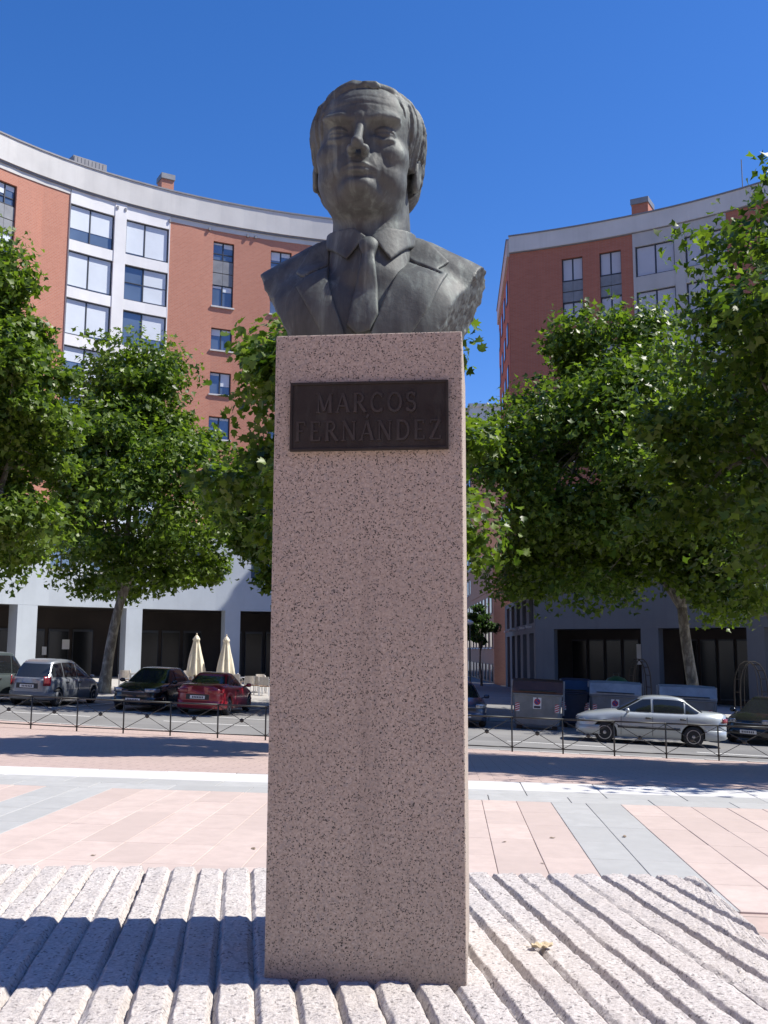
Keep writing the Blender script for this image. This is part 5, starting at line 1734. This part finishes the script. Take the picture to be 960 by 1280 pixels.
    for sgx, nm in ((1, 'front_bumper'), (-1, 'rear_bumper')):
        r_ = []
        for q in range(-24, 25):
            t = q/24
            y = W/2*0.985*math.copysign(abs(t)**0.55, t) if False else None
            ang = t*1.25
            x = a*math.copysign(abs(math.cos(ang))**(0.32), 1); y = W/2*math.copysign(abs(math.sin(ang))**(0.42), ang)
            r_.append([(sgx*(x*1.0+0.022-0.012), y*1.012, z) for z in (0.24, 0.26, 0.50, 0.52)])
        for row in r_:
            row[0] = (row[0][0]-sgx*0.05, row[0][1]*0.97, row[0][2]); row[3] = (row[3][0]-sgx*0.04, row[3][1]*0.98, row[3][2])
        mb = MB(); mb.grid(r_); o = mb.build(nm, spec.get('bumper_m', paint), root, smooth=True)
        so = o.modifiers.new('thick', 'SOLIDIFY'); so.thickness = 0.02; so.offset = -1
    # plates
    zpl = spec.get('plate_r', 0.62)
    for sgx, zz in ((1, 0.40), (-1, zpl)):
        mb = MB(); x = sgx*(a+0.024)
        mb.box((min(x, x-sgx*.012), -0.26, zz-0.055), (max(x, x-sgx*.012), 0.26, zz+0.055)); pl_ = mb.build('number_plate', M_PLATE, root)
        mb = MB()
        for q in range(7):
            y0 = -0.20+0.058*q
            mb2 = MB(); mb2.box((min(x+sgx*.001, x+sgx*.003), y0, zz-0.032), (max(x+sgx*.001, x+sgx*.003), y0+0.036, zz+0.032)); mb2.build('plate_character', M_INK, pl_)
    mb = MB(); mb.box((a-0.01, -0.42, 0.57), (a+0.014, 0.42, 0.66)); mb.build('grille', M_BLACKP, root, bevel=0.008)
    mb = MB(); mb.tube([(a+0.012, -0.42, 0.675), (a+0.022, 0, 0.665), (a+0.012, 0.42, 0.675)], 0.012, 6); mb.build('grille_trim', M_RIM, root)
    if spec.get('tail_recess'):
        mb = MB(); mb.box((-a-0.012, -0.40, zpl-0.08), (-a+0.02, 0.40, zpl+0.10)); mb.build('plate_recess', M_BLACKP, root)
    ty, rim, disc = wheel_parts(rad, 0.20, spec.get('spokes', 12))
    for xw in (wf, wr_):
        for sg in (-1, 1):
            w_ = empty('wheel'); w_.parent = root; w_.location = (xw, sg*(W/2-0.125), rad)
            w_.rotation_euler = (0, 0, 0 if sg > 0 else math.pi)
            link('tyre', ty, M_TYRE, w_); link('rim', rim, rim_m or M_RIM, w_); link('brake_disc', disc, M_BLACKP, w_)
    return root
SEDAN = dict(L=4.40, W=1.70, H=1.42, wf=1.38, wr=-1.20, rad=0.305, plan=5.5, sill=0.21,
    belt=[(-2.25, .84), (-1.9, .92), (-1.0, .93), (0.9, .92), (1.3, .87), (2.0, .76), (2.25, .68)],
    deck=[(-2.25, .92), (-2.1, .985), (-1.55, 1.01), (-1.0, .98), (0.85, .96), (1.25, .94), (1.95, .82), (2.2, .70)],
    cab0=(1.16, -1.74, 0.735, 0.93), cab1=(0.30, -0.98, 0.545, 1.41), rearpow=0.80, sag=0.05,
    side_win=[(0.02, 1.2), (-0.93, -0.05), (-1.45, -0.98)], doors=[0.90, -0.02, -1.02], handles=[0.12, -0.88], strip=True, mirror=0.72,
    headl=(0.60, 0.70, 0.42, 1.98), taill=(0.74, 0.87, 0.45, 2.02), plate_r=0.56, spokes=14)
MPV = dict(L=4.28, W=1.76, H=1.64, wf=1.36, wr=-1.40, rad=0.31, plan=5.0, sill=0.22,
    belt=[(-2.2, .92), (-1.6, .98), (0.9, .96), (1.4, .90), (2.0, .74), (2.2, .66)],
    deck=[(-2.2, .93), (-1.7, .98), (0.9, .99), (1.3, .97), (1.9, .82), (2.15, .70)],
    cab0=(1.55, -2.08, 0.775, 0.97), cab1=(0.30, -1.55, 0.575, 1.60), rearpow=0.9, sag=0.08,
    side_win=[(0.05, 1.3), (-0.95, -0.02), (-1.7, -1.02)], doors=[0.95, 0.0, -1.0], handles=[0.12, -0.85], mirror=0.85,
    headl=(0.64, 0.78, 0.40, 1.85), taill=(0.72, 1.05, 0.60, 1.90), plate_r=0.70, rw0=0.12, bumper_m=None, tail_recess=True)
VAN = dict(MPV); VAN.update(L=4.2, H=1.82, cab0=(1.35, -2.07, 0.80, 1.02), cab1=(0.45, -1.92, 0.68, 1.78), sag=0.04, taill=(0.80, 1.25, 0.66, 1.95),
    belt=[(-2.2, 1.0), (-1.6, 1.03), (0.9, 1.0), (1.4, .94), (2.0, .78), (2.2, .68)], deck=[(-2.2, 1.0), (-1.7, 1.03), (0.9, 1.02), (1.3, 1.0), (1.9, .84), (2.15, .72)])
HATCH = dict(SEDAN); HATCH.update(L=4.25, W=1.77, H=1.50, wr=-1.28, belt=[(-2.2, .95), (-1.5, 1.0), (0.9, .94), (1.4, .88), (2.0, .74), (2.2, .66)],
    deck=[(-2.2, .96), (-1.7, 1.01), (0.9, .96), (1.3, .94), (1.9, .80), (2.15, .70)], cab0=(1.15, -2.0, 0.77, 0.99), cab1=(0.25, -1.35, 0.57, 1.455), rearpow=0.9,
    side_win=[(0.02, 1.2), (-0.95, -0.05), (-1.5, -1.0)], strip=False, headl=(0.66, 0.80, 0.40, 1.75), taill=(0.78, 1.0, 0.5, 1.95), spokes=7, plate_r=0.75)
CABRIO = dict(SEDAN); CABRIO.update(L=4.35, W=1.76, H=1.43, belt=[(-2.2, .93), (-1.6, .98), (0.8, .92), (1.3, .86), (2.0, .72), (2.2, .64)],
    deck=[(-2.2, .95), (-2.0, 1.02), (-1.3, 1.05), (0.8, .95), (1.25, .92), (1.95, .77), (2.2, .66)], cab0=(1.05, -1.45, 0.74, 0.98), cab1=(0.2, -0.72, 0.54, 1.39), rearpow=0.75,
    side_win=[(-0.28, 1.2), (-1.0, -0.34)], doors=[0.95, -0.45], handles=[-0.3], strip=False, taill=(0.74, 0.90, 0.35, 1.85), plate_r=0.62, spokes=5, tail_recess=True)
P_WHITE = car_paint('silver_white_paint', (0.40, 0.435, 0.445), 0.30, 0.30)
P_SILVER = car_paint('silver_paint', (0.24, 0.262, 0.29), 0.5, 0.34)
P_GREY = car_paint('grey_green_paint', (0.10, 0.125, 0.13), 0.4)
P_BLACK = car_paint('black_paint', (0.012, 0.013, 0.015), 0.1, 0.18)
P_RED = car_paint('dark_red_paint', (0.26, 0.012, 0.022), 0.15, 0.24)
P_BLUE = car_paint('dark_blue_paint', (0.03, 0.05, 0.10), 0.3, 0.25)
def car_at(px, D, **kw):
    x = x_at(px, D, -0.5)
    return (x, D, gz(x, D)-0.019)
SD = (math.cos(R(10.2)), -math.sin(R(10.2)))
make_car('white_sedan', 'silver white four door sedan driving left in the street before the waste containers', SEDAN, P_WHITE, car_at(812, 31.3), (-SD[0], -SD[1]))
MPV['bumper_m'] = plain('grey_bumper', (0.16, 0.17, 0.18), 0.55)
make_car('silver_minivan', 'silver minivan seen from behind, parked left of the tree trunk', MPV, P_SILVER, car_at(69, 37.5), (0.16, 0.98))
make_car('grey_van', 'grey green small van cut off by the left edge of the picture', VAN, P_GREY, car_at(-14, 37.0), (0.16, 0.98))
make_car('black_car', 'black hatchback parked facing the camera between tree trunk and red car', HATCH, P_BLACK, car_at(193, 37.2), (-0.13, -0.99))
make_car('red_car', 'dark red two door car seen from behind, parked in front of the cafe chairs', CABRIO, P_RED, car_at(270, 36.6), (0.13, 0.99))
make_car('blue_car', 'dark blue car half hidden by the pedestal at the mouth of the side street', HATCH, P_BLUE, car_at(570, 36.5), (0.05, -1.0))
make_car('dark_car', 'black car in deep shade at the right edge behind the white sedan', HATCH, P_BLACK, car_at(962, 34.0), (-0.62, -0.78))

# ------------------------------------------------------------------ street railing
M_IRON = plain('railing_iron', (0.050, 0.052, 0.050), 0.5, 0.5, var=0.25, vscale=6)
rail = empty('street_railing', (0, FENCE0, gz(0, FENCE0)))
tag(rail, 'low dark iron railing with crossed braces between square and street', 'fence')
RP, RH, RB_ = 1.26, 0.84, 0.11
def fpt(x, z): 
    y = FENCE0-0.10*x; return Vector((x, y, gz(x, y)+z))-rail.location
x = -15.4
me_post = MB(); me_post.tube([(0, 0, -0.05), (0, 0, RH+0.02)], 0.020, 8); me_post = me_post.mesh('post', True)
me_knob = MB(); me_knob.lathe([(0.012, -0.022), (0.05, -0.016), (0.055, 0.0), (0.05, 0.016), (0.012, 0.022)], 12, axis='Y'); me_knob = me_knob.mesh('boss', True)
STEP = RP*math.cos(R(10.2))
for i in range(25):
    xa, xb = x+i*STEP, x+(i+1)*STEP
    o = link('post', me_post, M_IRON, rail); o.location = fpt(xa, 0)
    for nm, z, r_ in (('top_rail', RH, 0.021), ('bottom_rail', RB_, 0.014)):
        mb = MB(); mb.tube([fpt(xa, z), fpt(xb, z)], r_, 8); mb.build(nm, M_IRON, rail, smooth=True)
    for za, zb in ((RB_+0.02, RH-0.03), (RH-0.03, RB_+0.02)):
        off = Vector((0, 0.008 if za < zb else -0.008, 0))
        mb = MB(); mb.tube([fpt(xa+0.02, za)+off, fpt(xb-0.02, zb)+off], 0.0085, 6); mb.build('brace', M_IRON, rail, smooth=True)
    o = link('boss', me_knob, M_IRON, rail); o.location = fpt((xa+xb)/2, (RB_+RH-.01)/2)

# ------------------------------------------------------------------ waste containers
M_BIN = plain('container_grey', (0.20, 0.215, 0.225), 0.55, 0.15, var=0.2, vscale=2.5)
M_BINB = plain('container_blue', (0.02, 0.036, 0.07), 0.5, var=0.2)
M_LIDBR = plain('lid_brown', (0.075, 0.035, 0.022), 0.5, var=0.25)
M_LIDG = plain('lid_grey', (0.30, 0.32, 0.34), 0.42, 0.1, var=0.2)
M_LIDB = plain('lid_blue', (0.018, 0.034, 0.075), 0.45, var=0.2)
M_SRED = plain('sign_red', (0.50, 0.03, 0.035), 0.5)
M_SWHITE = plain('sign_white', (0.72, 0.72, 0.70), 0.5)
M_SBLUE = plain('sign_blue', (0.03, 0.06, 0.25), 0.5)
M_GREEN = plain('igloo_green', (0.03, 0.11, 0.05), 0.5, var=0.2)
def container(label, px, D, W, H, mbody, mlid, sign=True, rz=R(-10)):
    x = x_at(px, D, -0.8)
    root = empty('waste_container', (x, D, gz(x, D)-0.02), rz)
    tag(root, label, 'container', 'waste containers in the parking lane')
    root.rotation_euler = (0, 0.04, rz)
    dp = 1.15; hb = H*0.72
    mb = MB(); w0, w1 = W/2*0.90, W/2; d0, d1 = dp/2*0.82, dp/2
    rows = []
    for z, w, d in ((0.14, w0*.97, d0*.95), (0.18, w0, d0), (hb*0.55, (w0+w1)/2, (d0+d1)/2), (hb-0.06, w1, d1), (hb-0.055, w1+.03, d1+.03), (hb, w1+.03, d1+.03)):
        c = 0.07; rows.append([(-w+c, -d, z), (w-c, -d, z), (w, -d+c, z), (w, d-c, z), (w-c, d, z), (-w+c, d, z), (-w, d-c, z), (-w, -d+c, z)])
    mb.grid(rows, closed=True); mb.f.append(tuple(range(8))); mb.f.append(tuple(40+i for i in range(8)))
    mb.build('body', mbody, root, bevel=0.012)
    for q in range(-2, 3):       # moulded ribs on the front
        xq = q*W*0.17
        mb = MB(); mb.hexa([(xq-.025, -d0-.012, .22), (xq+.025, -d0-.012, .22), (xq+.025, -d0+.1, .22), (xq-.025, -d0+.1, .22), (xq-.025, -d1-.012, hb-.1), (xq+.025, -d1-.012, hb-.1), (xq+.025, -d1+.1, hb-.1), (xq-.025, -d1+.1, hb-.1)])
        mb.build('rib', mbody, root)
    # lid: sloping front flap and domed back
    mb = MB(); rows = []
    for t, (y, z) in enumerate(((-d1-.035, hb+.005), (-d1-.03, hb+.06), (-d1*0.62, H*0.955), (-d1*0.1, H), (d1*0.6, H*0.97), (d1+.03, hb+.12), (d1+.035, hb+.005))):
        rows.append([(-w1-.02, y, z), (-w1*0.6, y, z+.015), (0, y, z+.02), (w1*0.6, y, z+.015), (w1+.02, y, z)])
    mb.grid(rows)
    n0 = [i*5 for i in range(7)]; n1 = [i*5+4 for i in range(7)]
    mb.f.append(tuple(n0)); mb.f.append(tuple(n1[::-1]))
    lid = mb.build('lid', mlid, root, smooth=False, bevel=0.01)
    mb = MB(); mb.tube([(-w1*.75, -d1-.06, hb+.1), (w1*.75, -d1-.06, hb+.1)], 0.018, 8); mb.build('lid_handle', M_IRON, lid, smooth=True)
    for sg in (-1, 1):
        mb = MB(); mb.box((sg*(w1+.05)-.03, -0.12, 0.5), (sg*(w1+.05)+.03, 0.12, H*0.98)); mb.build('lifting_arm', M_LIDG, root, bevel=0.008)
        mb = MB(); mb.box((sg*w0*0.8-.09, -d0*0.6, 0.0), (sg*w0*0.8+.09, d0*0.6, 0.145)); mb.build('foot', M_BLACKP, root)
        # red and white hazard strips
        zc = hb*0.62; yf = -(d0+(d1-d0)*(zc-.18)/(hb-.24))-0.006
        pn_ = MB(); pn_.box((sg*W*0.40-.075, yf-.006, zc-.15), (sg*W*0.40+.075, yf+.02, zc+.15)); hp = pn_.build('hazard_strip', M_SWHITE, root)
        for q in range(4):
            z0 = zc-.145+q*.075
            s2 = MB(); s2.add([(sg*W*.40-.072, yf-.0085, z0), (sg*W*.40+.072, yf-.0085, z0+.06), (sg*W*.40+.072, yf-.0085, min(zc+.148, z0+.10)), (sg*W*.40-.072, yf-.0085, z0+.04)], [(0, 1, 2, 3)]); s2.build('red_stripe', M_SRED, hp)
    if sign:
        zc = hb*0.74; yf = -(d0+(d1-d0)*(zc-.18)/(hb-.24))-0.018
        mb = MB(); mb.box((-.14, yf-.006, zc-.19), (.14, yf+.02, zc+.19)); sg_ = mb.build('sign_plate', M_SWHITE, root)
        m1 = Matrix.Translation((0, yf-.0085, zc+.05))
        mb = MB(); mb.lathe([(.085, 0.0), (.085, -.002)], 20, m1, 'Y'); mb.build('sign_disc', M_SBLUE, sg_)
        rows = []
        for k in range(25):
            t = 2*math.pi*k/24; rows.append([(.108*math.cos(t), yf-.0125, zc+.05+.108*math.sin(t)), (.08*math.cos(t), yf-.0125, zc+.05+.08*math.sin(t))])
        mb = MB(); mb.grid(rows); mb.build('sign_ring', M_SRED, sg_)
        mb = MB(); c = .012; mb.add([(-.07-c, yf-.0135, zc+.12-c), (-.07+c, yf-.0135, zc+.12+c), (.07+c, yf-.0135, zc-.02+c), (.07-c, yf-.0135, zc-.02-c)], [(0, 1, 2, 3)]); mb.build('sign_bar', M_SRED, sg_)
        mb = MB(); mb.box((-.11, yf-.0105, zc-.165), (.11, yf-.0065, zc-.095)); mb.build('sign_text_block', M_INK, sg_)
    return root
container('grey waste container with dark brown lid beside the dark blue container', 672, 35.4, 1.68, 1.70, M_BIN, M_LIDBR)
container('dark blue paper container between the brown lidded and the grey container', 719, 37.2, 1.0, 1.75, M_BINB, M_LIDB, sign=False)
container('grey waste container with grey lid behind the sedan bonnet', 768, 36.6, 1.75, 1.72, M_BIN, M_LIDG)
container('grey waste container with bright grey lid behind the sedan boot', 858, 36.2, 1.90, 1.70, M_BIN, M_LIDG, sign=False)
def igloo(px, D):
    x = x_at(px, D, -.5); root = empty('glass_igloo', (x, D, gz(x, D)+0.1)); tag(root, 'dark green domed glass recycling bin behind the waste containers', 'container')
    mb = MB(); mb.lathe([(0.62, 0), (0.70, .15), (0.74, .7), (0.70, 1.1), (0.55, 1.45), (0.3, 1.68), (0.08, 1.76)], 20); mb.build('shell', M_GREEN, root, smooth=True)
    for a_ in (-.6, .6):
        mb = MB(); mb.lathe([(0.10, 0), (0.10, -.05)], 14, Matrix.Translation((0.70*math.sin(a_), -0.70*math.cos(a_)+.03, 1.12)), 'Y'); mb.build('inlet', M_BLACKP, root)
    mb = MB(); mb.tube([(-.1, 0, 1.74), (-.1, 0, 1.86), (.1, 0, 1.86), (.1, 0, 1.74)], .02, 6); mb.build('lifting_eye', M_IRON, root)
igloo(772, 39.6)

# ------------------------------------------------------------------ cafe terrace
M_CANVAS = plain('cream_canvas', (0.70, 0.64, 0.50), 0.85, var=0.08, vscale=4)
M_WOOD = plain('pale_pole', (0.45, 0.38, 0.28), 0.6)
M_WICK = plain('brown_wicker', (0.23, 0.145, 0.085), 0.75, var=0.3, vscale=18)
M_WICKL = plain('pale_seat_back', (0.50, 0.45, 0.39), 0.7, var=0.15, vscale=10)
M_ALU = plain('brushed_aluminium', (0.55, 0.55, 0.55), 0.35, 0.7)
def parasol(px, D, label):
    x = x_at(px, D, 0); root = empty('closed_parasol', (x, D, gz(x, D)+0.10)); tag(root, label, 'parasol', 'closed parasols of the cafe')
    mb = MB(); mb.tube([(0, 0, 0.05), (0, 0, 2.75)], 0.03, 8); mb.build('pole', M_WOOD, root)
    mb = MB(); mb.box((-.28, -.28, 0), (.28, .28, .07)); mb.build('base', M_BLACKP, root, bevel=.02)
    rows = []; rs_ = random.Random(int(px))
    ph = rs_.uniform(0, 6)
    for z, r_ in ((0.72, .40), (0.80, .43), (1.1, .385), (1.5, .315), (1.9, .235), (2.25, .165), (2.45, .125), (2.5, .175), (2.56, .165), (2.70, .07), (2.74, .03)):
        row = []
        for k in range(40):
            t = 2*math.pi*k/40
            f = 1+0.20*math.sin(8*t+ph)*(1 if z < 2.48 else .3)+0.08*math.sin(3*t+z*2)
            row.append((r_*f*math.cos(t), r_*f*math.sin(t), z+(0.06*math.sin(8*t+ph) if z < .8 else 0)))
        rows.append(row)
    mb = MB(); mb.grid(rows, closed=True); mb.f.append(tuple((len(rows)-1)*40+i for i in range(40))); mb.build('canvas', M_CANVAS, root, smooth=True)
    mb = MB(); mb.lathe([(.03, 2.74), (.045, 2.78), (.02, 2.84)], 10); mb.build('finial', M_WOOD, root)
    rows = [[(.30*math.cos(2*math.pi*k/20), .30*math.sin(2*math.pi*k/20), 1.52+dz) for k in range(20)] for dz in (0, .05)]
    mb = MB(); mb.grid(rows, closed=True); mb.build('strap', M_CANVAS, root)
parasol(245, 51, 'closed cream parasol on the left, above the black car')
parasol(282.5, 51, 'closed cream parasol on the right, above the red car')
def make_chair():
    root = empty('cafe_chair')
    for sx in (-1, 1):
        for sy in (-1, 1):
            mb = MB(); mb.tube([(sx*.23, sy*.22, 0), (sx*.22, sy*.20, .44)], .016, 6); mb.build('leg', M_ALU, root)
        mb = MB(); mb.tube([(sx*.22, .20, .44), (sx*.225, .25, .85), (sx*.2, .26, .88)], .016, 6); mb.build('back_post', M_ALU, root)
        mb = MB(); mb.tube([(sx*.24, .22, .66), (sx*.26, 0, .67), (sx*.24, -.2, .64), (sx*.23, -.21, .44)], .016, 6); mb.build('arm', M_ALU, root)
    mb = MB(); mb.box((-.23, -.22, .42), (.23, .22, .46)); mb.build('seat', M_WICK, root, bevel=.01)
    rows = [[(.21*s_, .235+.03*t-0.03*(1-s_*s_)*-1, .50+.38*t) for s_ in (-1, -.5, 0, .5, 1)] for t in (0, .33, .66, 1)]
    mb = MB(); mb.grid(rows); b = mb.build('backrest', M_WICKL, root); so = b.modifiers.new('t', 'SOLIDIFY'); so.thickness = .02
    return root
def make_table():
    root = empty('cafe_table')
    mb = MB(); mb.lathe([(.36, .70), (.37, .715), (.37, .73), (.36, .735)], 20); mb.build('table_top', M_ALU, root)
    mb = MB(); mb.tube([(0, 0, .03), (0, 0, .70)], .03, 8); mb.build('column', M_ALU, root)
    mb = MB(); mb.lathe([(.24, 0), (.23, .02), (.05, .05)], 14); mb.build('foot', M_BLACKP, root)
    return root
chair0, table0 = make_chair(), make_table()
ordn = ['first', 'second', 'third', 'fourth', 'fifth', 'sixth', 'seventh', 'eighth', 'ninth', 'tenth', 'eleventh', 'twelfth', 'thirteenth', 'fourteenth', 'fifteenth', 'sixteenth', 'seventeenth', 'eighteenth']
ch = [(155, 49.0, 200), (169, 50.5, 100), (180, 52, 20), (199, 53, 170), (213, 53, 190), (228, 50.2, 165), (235, 53.5, 10), (256, 50.0, 185), (262, 53.5, 170), (272, 52.8, 60), (296, 50.5, 175), (304, 53.0, 100), (312, 48.6, 190), (321, 48.8, 160), (327, 52.5, 20), (332, 48.2, 175), (338, 51, 90)]
for i, (px, D, a_) in enumerate(ch):
    o = chair0 if i == 0 else copy_tree(chair0)
    x = x_at(px, D, -.5); o.location = (x, D, gz(x, D)+0.10); o.rotation_euler = (0, 0, R(a_))
    tag(o, '%s brown cafe chair counted from the left on the terrace behind the cars' % ordn[i], 'chair', 'cafe chairs on the terrace')
tb = [(163, 50.3), (206, 51.6), (242, 52.2), (288, 51.8), (318, 50.8)]
for i, (px, D) in enumerate(tb):
    o = table0 if i == 0 else copy_tree(table0)
    x = x_at(px, D, -.5); o.location = (x, D, gz(x, D)+0.10)
    tag(o, '%s small round metal cafe table from the left among the brown chairs' % ordn[i], 'table', 'cafe tables on the terrace')

# ------------------------------------------------------------------ arched iron trellises, lamp post
M_ARCH = plain('shaded_arch_iron', (0.018, 0.015, 0.013), 0.9)  # darker copy of the iron, the arches' shade is put into the colour
def arch_frame(px, D, w, h, label):
    x = x_at(px, D, -.5); root = empty('iron_arch', (x, D, gz(x, D)+0.11), R(12)); tag(root, label, 'trellis', 'iron arches before the shaded arcade')
    def path(w, h, y):
        P = [(-w/2, y, 0), (-w/2, y, h*.45)]
        for k in range(1, 9):
            t = math.pi*(1-k/9*1.0)
            P.append((w/2*math.cos(math.pi-k*math.pi/9)*1, y, h*.45+h*.55*math.sin(k*math.pi/9)**.8))
        return P+[(w/2, y, h*.45), (w/2, y, 0)]
    for y in (-.25, .25):
        mb = MB(); mb.tube(path(w, h, y), .03, 6); mb.build('hoop', M_ARCH, root, smooth=True)
    A, B = path(w, h, -.25), path(w, h, .25)
    for a_, b_2 in zip(A[1:-1], B[1:-1]):
        mb = MB(); mb.tube([a_, b_2], .02, 5); mb.build('cross_bar', M_ARCH, root)
    mb = MB(); mb.tube(path(w*.5, h*.97, 0), .015, 5); mb.build('inner_hoop', M_ARCH, root)
arch_frame(801, 50, 0.95, 2.5, 'dark iron arch standing before the pillar of the shaded arcade')
arch_frame(940, 48, 1.45, 2.6, 'wide dark iron arch at the right edge before the arcade')
def lamp_post(px, D):
    x = x_at(px, D, 0); root = empty('lamp_post', (x, D, gz(x, D)+0.10)); tag(root, 'thin grey lamp post in the side street right of the pedestal', 'lamp post')
    mb = MB(); mb.tube([(0, 0, 0), (0, 0, .6), (0, 0, 4.2)], [.07, .05, .04], 8); mb.build('pole', M_IRON, root)
    mb = MB(); mb.lathe([(.05, 4.2), (.22, 4.28), (.25, 4.36), (.05, 4.5)], 12); mb.build('lamp_head', M_SILL, root)
lamp_post(588.5, 62)
